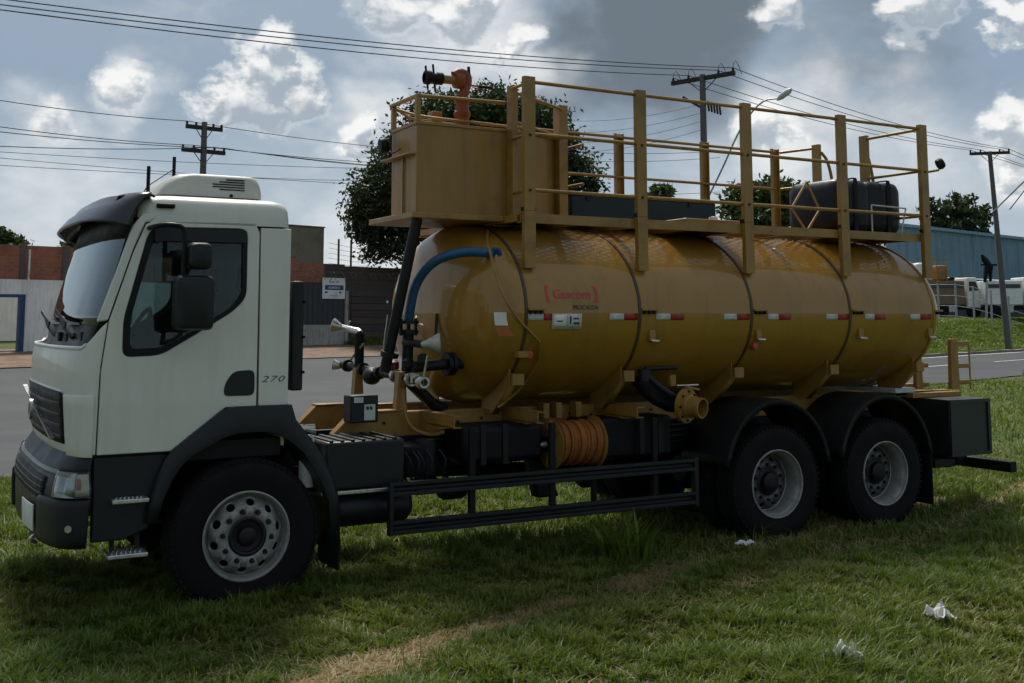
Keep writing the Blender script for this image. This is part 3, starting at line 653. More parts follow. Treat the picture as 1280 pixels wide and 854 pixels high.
# battery box, air tank, valves behind the cab
bb = MB().box(.60, 1.22, .12, .62, .76, 1.10).build('battery_box', PLA, T, .02)
for k in range(7): MB().box(.63+k*.083, .66+k*.083, .13, .61, 1.10, 1.112).build('rib', PLA, bb, .004)
MB().box(.56, 1.25, .10, .66, .725, .752).build('tray', CHR, bb, .005)
mb = MB(); mb.lathe([(0, -.3), (.08, -.3), (.125, -.26), (.135, -.2), (.135, .3), (.1, .34), (0, .34)], (.98, .30, .60), (1, 0, 0), 28); mb.build('air_tank', PLA, T)
MB().lathe([(0, 0), (.09, 0), (.09, .24), (.07, .27), (0, .27)], (1.52, .42, .78), (0, 0, 1), 20).build('air_dryer', BLK, T)
MB().box(1.30, 1.48, .3, .6, .78, 1.02).build('valve_block', BLK, T, .02)
rnd = random.Random(3)
for k in range(6):
    x = 1.28+rnd.random()*.3; MB().tube([(x, .28, .98), (x+.05, .24, .9), (x-.03+.1*rnd.random(), .26, .8), (x+.08, .3, .7)], .009, 6, True, 2).build('air_line', HUB, T)
MB().lathe([(0, 0), (.055, 0), (.055, .26), (.04, .28), (0, .28)], (.50, .26, .78), (0, 0, 1), 18).build('filter_canister', WHT, T)
MB().lathe([(.018, -.03), (.035, -.03), (.035, .01), (.018, .01)], (.50, .22, 1.12), (0, 1, 0), 18, True).build('pipe_clamp', CHR, T)
for k in range(4): MB().tube([(.40+.03*k, .35, 1.15+.02*k), (.50, .36+.05*k, 1.19), (.62, .42, 1.14+.02*k)], .012, 6, True, 2).build('engine_pipe', CHR, T)
MB().box(.36, .66, .5, 1.9, 1.02, 1.10).build('engine_cover', BLK, T, .02)
cl = random.Random(12)
for k in range(5):
    z = .86+.05*k; MB().tube([(.9, .70-.01*k, z), (1.5, .68, z-.02+.03*cl.random()), (2.2, .70, z+.02), (3.0, .69, z-.03), (4.1, .70, z), (5.2, .69, z+.02)], .012+.004*(k % 2), 6, True, 2).build('brake_line', HUB, T)
for k in range(14):
    x = 1.3+k*.22; MB().lathe([(0, 0), (.013, 0), (.013, .012), (0, .012)], (x, .72, 1.16-.02*(k % 2)), (0, -1, 0), 6).build('bolt', HUB, T)
for k, (x, z, r_) in enumerate(((1.62, .66, .07), (1.86, .62, .085), (3.2, .62, .09), (3.55, .66, .07))):
    MB().lathe([(0, -.12), (r_*.7, -.12), (r_, -.08), (r_, .08), (r_*.7, .12), (0, .12)], (x, .62, z), (1, 0, 0), 18).build('brake_chamber', BLK, T)
for k in range(7):
    x = 1.25+.32*k+.1*cl.random(); MB().tube([(x, .60, 1.0), (x+.04, .50, .88-.1*cl.random()), (x+.14, .52, .70), (x+.22, .64, .66)], .011, 6, True, 2).build('air_hose', BLK, T)
for k, x in enumerate((1.95, 2.15, 3.5, 3.7)): MB().box(x, x+.05, .285, .30, .83, 1.15).build('tank_strap', HUB, T, .003)
# electric box
eb = MB().box(.93, 1.16, .50, .66, 1.19, 1.40).build('control_box', PLA, T, .01)
MB().box(1.04, 1.13, .492, .499, 1.21, 1.33).build('label_plate', SIL, eb); MB().box(.955, 1.03, .492, .499, 1.345, 1.385).build('label_plate', SIL, eb)
for k in range(2): MB().box(1.055+k*.03, 1.075+k*.03, .487, .491, 1.29, 1.315).build('print_mark', INK, eb)
# tall stack behind the cab
sn = MB(); sn.prism(rounded([(.32, .10), (.41, .10), (.41, .42), (.32, .42)], .03), 'z', 1.48, 2.26); sn = sn.build('air_intake_stack', PLA, T, .012)
for k in range(3): MB().box(.40, .415, .09, .43, 1.60+k*.25, 1.62+k*.25).build('band', BLK, sn)
# side guard
for (z0, z1) in ((.70, .80), (.425, .525)):
    mb = MB(); mb.prism([(-.014, z0), (-.014, z0+.026), (.016, z0+.040), (.016, z1-.040), (-.014, z1-.026), (-.014, z1), (.035, z1), (.035, z0)], 'x', 1.06, 3.87); mb.build('side_guard_bar', PLA, T, .003)
MB().box(1.045, 1.075, -.015, .045, .42, .80).build('side_guard_end', PLA, T, .004); MB().box(3.855, 3.895, -.015, .045, .41, .81).build('side_guard_end', PLA, T, .004)
for x in (1.72, 2.44, 3.45): MB().box(x, x+.05, .03, .07, .43, 1.16).build('side_guard_hanger', BLK, T, .004)
MB().box(3.02, 3.06, .3, .34, .43, .9).build('side_guard_hanger', BLK, T, .004)
MB().prism([(2.5, .9), (2.62, .9), (2.82, .5), (2.6, .5)], 'y', .5, .62).build('pump_bracket', BLK, T, .02)
MB().box(1.80, 2.55, .30, .68, .84, 1.14).build('fuel_tank', BLK, T, .05)
MB().box(3.0, 3.9, .35, .70, .80, 1.14).build('equipment_box', BLK, T, .03)
# hose reel
hr = empty('hose_reel', (2.85, .34, .96), T)
for x in (2.63, 3.06):
    mb = MB(); mb.lathe([(.06, -.006), (.205, -.006), (.213, 0), (.205, .006), (.06, .006)], (x, .34, .96), (1, 0, 0), 40, True); mb.build('reel_flange', YEL2, hr)
MB().tube([(2.58, .34, .96), (3.12, .34, .96)], .06, 16).build('reel_drum', BLK, hr)
for k in range(18):
    x = 2.65+k*.0232; mb = MB(); rr = .165+.012*math.sin(k*1.7)
    pts = [Vector((x+.01*math.sin(a), .34+rr*math.cos(a), .96+rr*math.sin(a))) for a in [2*math.pi*j/30 for j in range(31)]]; mb.tube(pts, .0135, 8, False); mb.build('hose_turn', HOSEO, hr)
for a in range(5):
    an = 2*math.pi*a/5; MB().bar((2.625, .34+.05*math.cos(an), .96+.05*math.sin(an)), (2.625, .34+.2*math.cos(an), .96+.2*math.sin(an)), .02, .012, (1, 0, 0)).build('spoke', YEL2, hr)
MB().bar((2.55, .2, 1.16), (2.60, .28, .98), .03, .02).build('reel_arm', YEL2, hr); MB().tube([(2.5, .33, .96), (2.6, .33, .96)], .025, 10).build('swivel', CHR, hr)

# ---- the tank
TA, TB, TZ = 1.10, .78, 2.04
def ell(x, a, f=1.0, out=0.0): return Vector((x, YC+(TA*f+out)*math.cos(a), TZ+(TB*f+out)*math.sin(a)))
rings = []
NA = 96
def domes():
    L = []
    for k in range(15):
        q = k/14; a = q*HALF; L.append((2.24-.46*math.cos(a)**.95, max(.002, math.sin(a)**.92)))
    L += [(2.6+.3*i, 1.0) for i in range(15)]; L += [(7.04, 1.0)]
    for k in range(1, 15):
        a = HALF*(1-k/14); L.append((7.04+.42*math.cos(a), max(.002, math.sin(a)**.95)))
    return L
mb = MB(); P = domes(); mb.grid([[ell(x, 2*math.pi*k/NA, f) for x, f in P] for k in range(NA)], True, True)
tank = mb.build('tank', YEL, T, sharp=40)
for x in (2.26, 3.38, 4.63, 5.87, 7.05):
    mb = MB(); mb.grid([[ell(x-.016, a, 1, .001), ell(x-.012, a, 1, .009), ell(x+.012, a, 1, .009), ell(x+.016, a, 1, .001)] for a in [2*math.pi*k/NA for k in range(NA)]], True, True); mb.build('seam_band', SEAM if x < 7 else YEL2, tank, sharp=50)
def on_tank(tx, z, out=.004):
    s_ = max(-1, min(1, (z-TZ)/TB)); a = math.pi-math.asin(s_); return ell(tx, a, 1, out)
def tank_patch(name, m, x0, x1, z0, z1, out=.004, thick=0.004, nz=3, parent=None):
    mb = MB(); mb.grid([[on_tank(x, z0+(z1-z0)*j/nz, out) for j in range(nz+1)] for x in (x0, x1)]); o = mb.build(name, m, parent or tank)
    if sum(p.normal.y for p in o.data.polygons) > 0: o.data.flip_normals()
    if thick: solid(o, thick, -1)
    return o
for (a, b, c) in ((3.067, 3.214, 3.355), (3.55, 3.704, 3.853), (4.303, 4.451, 4.602), (4.822, 4.949, 5.097), (5.554, 5.701, 5.849), (6.064, 6.196, 6.351), (6.703, 6.842, 7.006)):
    tank_patch('silver_reflector', SIL, a, b, 1.978, 2.032); tank_patch('red_reflector', RED, b, c, 1.978, 2.032)
tank_patch('silver_reflector', SIL, 2.26, 2.42, 1.978, 2.032); tank_patch('red_reflector', RED, 2.42, 2.50, 1.978, 2.032)
for x in (2.27, 3.40, 4.65, 5.89, 7.06):
    mb = MB(); mb.box(x, x+.155 if x < 7 else x+.10, .075, .12, 2.055, 2.075); br = mb.build('rope_hook', YEL2, tank, .004)
    for k in range(3): MB().box(x+.012+k*.05, x+.034+k*.05, .070, .10, 2.028, 2.054).build('hook_tooth', BLK, br)
# lettering
def tank_text(body, cx_, cz, wd, ht, m, name, bold=.0, shear=0.0):
    V, F = text_mesh(body, 1.0, bold, shear); xs = [v[0] for v in V]; ys = [v[1] for v in V]; x0, x1, y0, y1 = min(xs), max(xs), min(ys), max(ys)
    mb = MB(); mb.add([on_tank(cx_+(v[0]-(x0+x1)/2)/(x1-x0)*wd, cz+(v[1]-(y0+y1)/2)/(y1-y0)*ht, .003) for v in V], F); return mb.build(name, m, tank)
tank_text('Gascom', 2.705, 2.192, .365, .075, REDI, 'logo_lettering', .012)
for sg in (-1, 1):
    # heavy bracket with an arc cut into its inner side
    cx_ = 2.705; rows = []
    for j in range(13):
        q = j/12*2-1; z = 2.192+q*.066; inner = .205+.030*(1-q*q)**.5*1.0
        outer = .252 if abs(q) < .99 else .252
        rows.append([on_tank(cx_+sg*min(outer, inner-.0), z, .003), on_tank(cx_+sg*outer, z, .003)])
    mb = MB(); mb.grid(rows); mb.build('logo_bracket', REDI, tank)
tank_text('PROCALDA', 2.83, 2.082, .25, .036, INK, 'owner_lettering', .01)
pl = tank_patch('plate_backing', mat('plate_cream', (.55, .50, .38), .5), 2.50, 2.785, 1.905, 2.03, .012, .01)
tank_patch('plate_sticker', WHT, 2.515, 2.635, 1.925, 2.022, .016, .002); tank_patch('plate_sticker', SIL, 2.645, 2.775, 1.915, 2.03, .016, .002)
for (x0, x1, z0, z1) in ((2.535, 2.60, 1.965, 1.975), (2.665, 2.68, 1.95, 2.01), (2.70, 2.75, 1.985, 1.998), (2.70, 2.76, 1.945, 1.962)): tank_patch('print_mark', INK, x0, x1, z0, z1, .018, 0)
for k, x in enumerate((3.52, 4.72, 6.02, 7.0)):
    p = on_tank(x, 1.84, 0); MB().box(x-.03, x+.03, p.y-.03, p.y+.03, 1.80, 1.89).build('drain_bracket', YEL2, tank, .004)
    MB().tube([(x-.02, p.y-.03, 1.80), (x+.05, p.y-.05, 1.795)], .014, 8).build('drain_pin', CHR, tank)
def red_lamp(x, z):
    p = on_tank(x, z, 0); mb = MB(); mb.lathe([(0, -.03), (.03, -.028), (.034, 0), (.034, .02)], (x, p.y-.02, z), (0, 1, 0), 18); mb.build('side_marker', mat('red_lens', (.45, .05, .02), .25), tank)
red_lamp(2.33, 1.70); red_lamp(4.70, 1.74); MB().box(2.20, 2.29, .12, .20, 1.68, 1.73).build('marker_bracket', YEL2, tank)
# warning labels on the dome
def dome_pt(y, z, out=.004):
    f = math.hypot((y-YC)/TA, (z-TZ)/TB); 
    for (x0, f0), (x1, f1) in zip(P, P[1:]):
        if f0 <= f <= f1: x = x0+(x1-x0)*(f-f0)/(f1-f0); return Vector((x-out, y, z))
    return Vector((2.24, y, z))
for (y0, y1, z0, z1, m, nm) in ((.205, .140, 1.935, 2.04, WHT, 'warning_label'), (.205, .140, 1.85, 1.925, mat('faded_orange', (.45, .12, .04), .6), 'hazard_label')):
    mb = MB(); mb.grid([[dome_pt(y0+(y1-y0)*i/3, z0+(z1-z0)*j/3, .008) for j in range(4)] for i in range(4)]); mb.build(nm, m, tank)
# sprayed hose lines on the dome and shoulder
for pts, rad, m, nm in (([(2.184, .614, 2.728), (2.06, .40, 2.62), (2.027, .27, 2.495), (2.018, .085, 2.2), (2.152, .07, 1.992), (2.377, .112, 1.819), (2.40, .12, 1.79), (2.455, .237, 1.621), (2.40, .45, 1.40), (2.22, .50, 1.26)], .011, YEL2, 'conduit'),):
    MB().tube(pts, rad, 8, True, 2).build(nm, m, T)
# saddles under the tank
for x in (2.22, 3.32, 4.55, 5.75, 6.95):
    for sd in (-1, 1):
        Yf = lambda y: y if sd < 0 else 2*YC-y
        prof = [(Yf(.78), 1.20), (Yf(.60), 1.20), (Yf(.30), 1.46), (Yf(.30), 1.585)]+[(Yf(YC-TA*math.cos(q_)), TZ-TB*math.sin(q_)) for q_ in [R(37+k*6) for k in range(6)]]
        mb = MB(); mb.prism(prof, 'x', x-.006, x+.006); sdl = mb.build('saddle', YEL2, T)
        if sd < 0:
            MB().box(x+.0065, x+.115, .262, .298, 1.45, 1.545).build('lug', YEL2, sdl, .004)
            mb = MB(); mb.add([(x, .60, 1.20), (x, .30, 1.46), (x+.06, .30, 1.46), (x+.06, .60, 1.20)], [(0, 1, 2, 3)]); o = mb.build('gusset', YEL2, sdl); solid(o, .008, 0)
# discharge outlet with flange and valve
ot = empty('outlet', (3.9, .1, 1.24), T)
MB().lathe([(.07, -.02), (.148, -.02), (.148, .0), (.148, .02), (.07, .02)], (3.86, .10, 1.24), (.32, -1, -.08), 36, True).build('outlet_flange', YEL2, ot)
MB().lathe([(.066, -.02), (.098, -.02), (.098, .05), (.088, .055), (.088, .17), (.074, .17), (.074, -.02)], (3.86, .10, 1.24), (.32, -1, -.08), 32).build('outlet_pipe', YEL2, ot)
for k in range(8):
    a = 2*math.pi*k/8; ax = Vector((.32, -1, -.08)).normalized(); x_ = ax.cross(Vector((0, 0, 1))).normalized(); z_ = x_.cross(ax); p = Vector((3.86, .10, 1.24))+(x_*math.cos(a)+z_*math.sin(a))*.125
    MB().lathe([(0, .03), (.012, .03), (.012, .0)], p, ax, 6).build('bolt', BLK, ot)
MB().tube([(3.86, .12, 1.24), (3.80, .35, 1.25), (3.66, .48, 1.40), (3.62, .5, 1.55)], .07, 18, True, 1).build('elbow', BLK, ot)
MB().box(3.79, 3.85, .22, .27, 1.40, 1.50).build('valve_post', YEL2, ot, .004)
MB().tube([(3.84, .2, 1.405), (4.03, .14, 1.41)], .011, 8).build('lever', CHR, ot); MB().tube([(3.90, .2, 1.40), (4.01, .10, 1.37)], .011, 8).build('lever', YEL2, ot)
vv = MB().lathe([(0, -.05), (.05, -.05), (.05, .05), (0, .05)], (3.55, .28, 1.50), (0, 0, 1), 16).build('valve_body', PLA, ot)
MB().tube([(3.55, .26, 1.555), (3.82, .18, 1.565)], .02, 10).build('valve_handle', PLA, ot); MB().tube([(3.55, .28, 1.52), (3.64, .22, 1.42), (3.78, .18, 1.32)], .03, 10, True, 1).build('bypass_hose', PLA, ot)

# ---- front pipework
pw = empty('front_pipework', (1.5, 1.2, 1.25), T)
MB().tube([(1.42, 1.98, 1.575), (1.50, .48, 1.495)], .033, 14).build('manifold_pipe', HUB, pw)
for q in (.08, .3, .52, .72, .9):
    p = Vector((1.42, 1.98, 1.575)).lerp(Vector((1.50, .48, 1.495)), q); MB().lathe([(.03, -.02), (.055, -.02), (.055, .02), (.03, .02)], p, (0, 1, 0), 16, True).build('coupling', CHR if q > .6 else HUB, pw)
MB().lathe([(0, -.09), (.05, -.085), (.075, -.03), (.075, .03), (.05, .085), (0, .09)], (1.45, 1.35, 1.50), (0, 1, 0), 18).build('pump_body', HUB, pw)
MB().lathe([(.03, 0), (.052, 0), (.052, .06), (.045, .07), (.03, .07)], (1.50, .46, 1.49), (0, -1, 0), 20, True).build('outlet_coupling', CHR, pw)
MB().lathe([(0, -.02), (.042, -.02), (.042, .05), (0, .05)], (1.50, .56, 1.50), (0, 0, 1), 16).build('valve_body', CHR, pw)
# far riser with spray head
MB().tube([(1.44, 1.62, 1.57), (1.44, 1.62, 1.86)], .042, 14).build('riser', BLK, pw)
MB().tube([(1.44, 1.62, 1.86), (1.44, 1.64, 1.875), (1.42, 1.98, 1.905)], .030, 12).build('spray_arm', CHR, pw)
MB().lathe([(.02, 0), (.03, .03), (.065, .10), (.06, .105), (.02, .05)], (1.42, 1.96, 1.905), (-.9, .7, .3), 18, True).build('spray_head', CHR, pw)
MB().tube([(1.44, 1.90, 1.93), (1.44, 1.86, 1.965)], .009, 8).build('spray_lever', CHR, pw)
MB().tube([(1.43, 1.60, 1.72), (1.43, 1.50, 1.77)], .010, 8).build('spray_lever', CHR, pw); MB().tube([(1.43, 1.80, 1.62), (1.43, 1.66, 1.70)], .010, 8).build('spray_lever', CHR, pw)
MB().lathe([(.02, 0), (.03, .02), (.05, .08), (.045, .08), (.02, .03)], (1.42, 1.98, 1.56), (-.9, .7, .2), 16, True).build('spray_head', CHR, pw)
# near spray head
MB().tube([(1.52, .82, 1.795), (1.54, .52, 1.785)], .030, 12).build('spray_arm', HUB, pw)
MB().lathe([(.022, 0), (.03, .04), (.085, .15), (.080, .155), (.022, .06)], (1.53, .53, 1.785), (1, -.45, .05), 20, True).build('spray_head', mat('cast_pale_metal', (.42, .42, .38), .45, .3, .15, 20), pw)
MB().tube([(1.54, .42, 1.70), (1.53, .48, 1.50)], .010, 8).build('spray_lever', CHR, pw)
# black diagonal drain pipe and blue suction hose
MB().tube([(1.52, .60, 2.80), (1.36, .86, 1.56)], .045, 16).build('downpipe', HUB, pw)
MB().lathe([(.04, -.02), (.075, -.02), (.075, .02), (.04, .02)], (1.385, .82, 1.70), (.13, -.2, .97), 18, True).build('pipe_flange', HUB, pw)
MB().tube([on_tank(2.12, 2.50, .03)+Vector((0, .12, 0)), (2.0, .33, 2.53), (1.82, .42, 2.53), (1.66, .60, 2.46), (1.58, .76, 2.28), (1.56, .82, 2.05), (1.56, .84, 1.95)], .040, 16, True, 2).build('suction_hose', BLUE, pw)
MB().lathe([(.02, -.015), (.065, -.015), (.065, .015), (.02, .015)], on_tank(2.14, 2.50, .02)+Vector((0, .10, 0)), (1, .2, 0), 18, True).build('hose_flange', BLUE, pw)
for z in (1.88, 1.96): MB().lathe([(.03, -.014), (.085, -.014), (.085, .014), (.03, .014)], (1.56, .84, z), (0, 0, 1), 18, True).build('pipe_flange', HUB, pw)
for k in range(6): a = k*math.pi/3; MB().tube([(1.56+.07*math.cos(a), .84+.07*math.sin(a), 1.85), (1.56+.07*math.cos(a), .84+.07*math.sin(a), 1.99)], .010, 6).build('bolt', HUB, pw)
MB().tube([(1.56, .84, 1.90), (1.55, .84, 1.50)], .046, 16).build('standpipe', HUB, pw)
MB().tube([(1.50, .62, 1.60), (1.78, .60, 1.62), (1.95, .62, 1.62)], .045, 14).build('tank_outlet_pipe', HUB, pw)
for x in (1.80, 1.84): MB().lathe([(.03, -.014), (.095, -.014), (.095, .014), (.03, .014)], (x, .60, 1.62), (1, 0, 0), 20, True).build('pipe_flange', HUB, pw)
MB().tube([(1.50, .66, 1.48), (1.72, .72, 1.30), (1.86, .78, 1.24)], .05, 14).build('pump_hose', HUB, pw)
for (x, y, z, m) in ((1.50, .70, 1.62, HUB), (1.48, .95, 1.60, mat('dull_red_valve', (.16, .035, .025), .5)), (1.56, .55, 1.66, HUB)): MB().lathe([(0, -.05), (.02, -.05), (.045, -.02), (.045, .03), (.02, .05), (0, .05)], (x, y, z), (0, 0, 1), 14).build('valve_wheel', m, pw)
MB().tube([(1.42, .95, 2.02), (1.38, .93, 1.78), (1.38, .93, 1.7)], .006, 6).build('cable', GALV, pw)
MB().tube([(1.80, .80, 2.03), (1.78, .78, 1.80), (1.72, .70, 1.74)], .012, 8, True, 1).build('sight_tube', HUB, pw)
# yellow uprights carrying the manifold
for (x, y) in ((1.43, 1.63), (1.46, .77)):
    mb = MB(); mb.prism([(x-.05, 1.245), (x+.05, 1.245), (x+.03, 1.56), (x-.03, 1.56)], 'y', y-.04, y+.04); mb.build('upright', YEL2, pw, .004)
MB().tube([(1.44, .66, 1.42), (1.44, .66, 1.30), (1.48, .62, 1.12), (1.62, .55, 1.06), (1.75, .55, 1.08)], .014, 8, True, 2).build('drain_hose', YEL2, pw)

# ---- deck, guard rails
dk = empty('deck', (4.7, 1.2, 2.78), T)
PY0, PY1 = .25, 2.2
for y in (PY0-.025, PY1-.025):
    mb = MB(); mb.prism([(y, 2.775), (y+.055, 2.775), (y+.055, 2.783), (y+.008, 2.783), (y+.008, 2.846), (y+.055, 2.846), (y+.055, 2.854), (y, 2.854)], 'x', 2.28, 7.15); mb.build('edge_beam', YEL2, dk)
for x in (2.28, 2.9, 3.5, 4.1, 4.7, 5.3, 5.9, 6.5, 7.09): MB().box(x, x+.05, PY0+.035, PY1-.03, 2.79, 2.842).build('cross_beam', YEL2, dk)
for x in (2.5, 3.3, 4.15, 5.0, 5.85, 6.7):
    for y in (.85, 1.5): MB().box(x, x+.08, y, y+.08, 2.72, 2.79).build('stand_off', BLK, dk)
# expanded metal floor, two sets of crossing strands
mb = MB(); z = 2.849
x0, x1, y0, y1 = 2.33, 7.10, PY0+.03, PY1-.03
def strand(c, slope, zz):
    pts = []
    for x in (x0, x1):
        y = slope*(x-c)
        if y0 <= y <= y1: pts.append((x, y))
    for y in (y0, y1):
        x = c+y/slope
        if x0 < x < x1: pts.append((x, y))
    if len(pts) >= 2: mb.bar((*pts[0], zz), (*pts[1], zz), .017, .005)
k = -4.0
while k < 13: strand(k, .55, z); strand(k, -.55, z+.0055); k += .13
kind(mb.build('deck_mesh', YEL2, dk, weld=False), 'stuff')
# hatch rims and covers on the tank spine
for x in (3.35, 4.55, 5.6): MB().lathe([(0, .06), (.20, .06), (.23, .05), (.25, .0)], (x, YC, 2.86), (0, 0, 1), 28).build('hatch', YEL2, dk)
MB().box(4.15, 4.80, .42, 1.0, 2.856, 2.91).build('hatch_cover', YEL2, dk, .01); MB().lathe([(0, .05), (.04, .04), (.05, 0)], (4.62, .6, 2.91), (0, 0, 1), 14).build('hatch_knob', SIL, dk)
def channel(mb, x, y, z0, z1, wx=.105, dy=.05, t=.007, face=-1):
    ya, yb = (y, y+dy) if face < 0 else (y-dy, y); f = ya if face < 0 else yb
    s_ = 1 if face < 0 else -1
    mb.prism([(x-wx/2, f), (x+wx/2, f), (x+wx/2, f+s_*dy), (x+wx/2-t, f+s_*dy), (x+wx/2-t, f+s_*t), (x-wx/2+t, f+s_*t), (x-wx/2+t, f+s_*dy), (x-wx/2, f+s_*dy)], 'z', z0, z1)
gr_ = empty('guard_rail', (4.7, 1.2, 2.85), T)
PXN = [2.342, 3.480, 4.695, 5.928, 7.095]
for i, x in enumerate(PXN):
    mb = MB(); channel(mb, x, PY0-.078, 2.40, 2.87); mb.build('post_leg', YEL2, gr_, .002)
    mb = MB(); channel(mb, x, PY0-.075, 2.872, 3.995); po = mb.build('guard_post', YEL2, gr_, .002)
    MB().lathe([(0, 0), (.012, 0), (.012, .008), (0, .008)], (x, PY0-.076, 3.50), (0, -1, 0), 10).build('bolt', HUB, po); MB().lathe([(0, 0), (.012, 0), (.012, .008), (0, .008)], (x, PY0-.076, 3.04), (0, -1, 0), 10).build('bolt', HUB, po)
    MB().box(x-.065, x+.065, PY0-.06, PY0-.03, 2.868, 2.90).build('post_clip', HUB, po)
for z in (3.955, 3.515, 3.045):
    for a, b in zip(PXN, PXN[1:]): MB().tube([(a, PY0-.04, z), (b, PY0-.04, z)], .016, 10).build('hand_rail', YEL2, gr_)
FX = [3.45, 4.66, 5.85, 6.92]
for x in FX:
    mb = MB(); channel(mb, x, PY1+.03, 2.86, 3.995, .105, .05, .007, 1); mb.build('guard_post', YEL2, gr_, .002)
for z in (3.955, 3.515, 3.045):
    for a, b in zip([2.95]+FX, FX): MB().tube([(a, PY1, z), (b, PY1, z)], .016, 10).build('hand_rail', YEL2, gr_)
# rear end rails with the ladder gap
def chan_y(x, y, z0, z1, wy=.105, d=.05, t=.007):
    mb = MB(); mb.prism([(x, y-wy/2), (x+d, y-wy/2), (x+d, y-wy/2+t), (x+t, y-wy/2+t), (x+t, y+wy/2-t), (x+d, y+wy/2-t), (x+d, y+wy/2), (x, y+wy/2)], 'z', z0, z1); return mb
for y in (1.00, 1.72): chan_y(7.09, y, 2.86, 3.995).build('guard_post', YEL2, gr_, .002)
for z in (3.955, 3.515, 3.045):
    MB().tube([(7.11, PY0-.03, z), (7.11, .98, z)], .016, 10).build('hand_rail', YEL2, gr_); MB().tube([(7.11, 1.74, z), (7.0, PY1, z)], .016, 10).build('hand_rail', YEL2, gr_)
for y in (1.06, 1.66): MB().tube([(7.13, y, 3.90), (7.24, y, 3.80), (7.32, y, 3.45), (7.36, y, 3.0), (7.38, y, 2.2), (7.50, y, 1.25)], .018, 10, True, 2).build('ladder_rail', YEL2, gr_)
for k in range(8): MB().tube([(7.37+.015*k, 1.06, 2.72-.19*k), (7.37+.015*k, 1.66, 2.72-.19*k)], .014, 8).build('ladder_rung', YEL2, gr_)
# front enclosure posts and rails by the tower
chan_y(2.36, .55, 2.86, 3.985).build('guard_post', YEL2, gr_, .002); chan_y(2.96, .76, 2.86, 3.90).build('guard_post', YEL2, gr_, .002)
mb = MB(); channel(mb, 3.00, .70, 2.86, 3.90, .09); mb.build('guard_post', YEL2, gr_, .002)
for z in (3.955, 3.515, 3.045): MB().tube([(2.36, PY0-.03, z), (2.37, .54, z)], .014, 10).build('hand_rail', YEL2, gr_)
for z in (3.86, 3.60): MB().tube([(2.38, .53, z+.07), (2.98, .70, z)], .014, 10).build('hand_rail', YEL2, gr_)
for z in (3.56, 3.20): MB().tube([(3.22, .72, z), (3.22, PY1, z)], .014, 10).build('hand_rail', YEL2, gr_)
# folded wire frame leaning on the rail, small wire stand
q = [(5.37, .33, 3.05), (5.58, .33, 3.32), (5.74, .33, 3.05), (5.56, .33, 2.83)]
for a, b in zip(q, q[1:]+q[:1]): MB().bar(a, b, .012, .02).build('wire_frame', YEL2, gr_)
for a, b in (((6.43, .3, 2.86), (6.43, .3, 3.13)), ((6.43, .3, 3.13), (6.93, .3, 3.12)), ((6.93, .3, 3.12), (6.85, .3, 2.86))): MB().tube([a, b], .008, 8).build('wire_stand', GALV, gr_)
# rear work lamp on the last post
MB().tube([(7.14, .2, 3.50), (7.30, .17, 3.53)], .012, 8).build('lamp_bracket', YEL2, gr_)
MB().lathe([(0, -.03), (.05, -.028), (.062, 0), (.055, .03), (0, .04)], (7.33, .17, 3.60), (-.6, .35, -.35), 18).build('rear_work_lamp', BLK, gr_)

# ---- front tower
tw = empty('tower', (2.1, 1.1, 2.85), T)
MB().box(1.43, 2.277, .50, 1.42, 2.80, 2.848).build('tower_floor', YEL2, tw, .006)
TPOLY = [(1.51, .60), (1.70, .598), (1.90, .600)]+[(2.22+.96*math.cos(q_), 1.12+.52*math.sin(q_)) for q_ in [R(-99+9*k) for k in range(21)]]+[(1.95, 1.62), (1.53, 1.16)]
mb = MB(); mb.prism(TPOLY, 'z', 2.85, 3.60); mb.build('tower_body', TOWP, tw, .008, sharp=30)
mb = MB(); mb.prism([(x+(x-2.1)*.02, y+(y-1.1)*.02) for x, y in TPOLY], 'z', 3.585, 3.612); mb.build('tower_rim', YEL2, tw, .004)
MB().box(1.445, 1.52, .63, 1.22, 3.335, 3.35).build('tower_ledge', YEL2, tw, .003); MB().box(1.50, 1.512, .86, .89, 2.86, 3.33).build('tower_strip', YEL2, tw)
MB().lathe([(0, -.03), (.06, -.028), (.072, 0), (.06, .04), (0, .05)], (1.44, 1.12, 3.47), (-1, .1, -.1), 20).build('front_work_lamp', BLK, tw)
MB().tube([(1.45, 1.08, 3.42), (1.47, .98, 3.38), (1.50, .90, 3.42)], .005, 6, True, 2).build('lamp_cable', BLK, tw)
for (x, y) in ((1.52, .61), (1.54, 1.15)): MB().box(x-.02, x+.02, y-.02, y+.02, 3.612, 3.84).build('tower_post', YEL2, tw, .003)
MB().box(1.505, 1.545, .61, 1.17, 3.815, 3.84).build('tower_rail', YEL2, tw, .003)
MB().tube([(1.53, .60, 3.825), (2.34, .60, 3.84)], .016, 10).build('tower_rail', YEL2, tw); MB().tube([(1.54, 1.15, 3.82), (1.90, 1.60, 3.82), (2.5, 1.70, 3.82)], .014, 8).build('tower_rail', YEL2, tw)
MB().tube([(1.54, 1.13, 3.80), (1.68, .98, 3.73), (1.90, .78, 3.68), (2.3, .74, 3.67)], .012, 8, True, 1).build('inner_rail', YEL2, tw); MB().box(1.86, 1.96, 1.05, 1.15, 3.612, 3.80).build('stub_post', YEL2, tw, .005)
MB().lathe([(.06, 0), (.12, 0), (.12, .015), (.06, .02)], (2.5, 1.1, 3.612), (0, 0, 1), 24).build('tower_hatch', YEL2, tw)
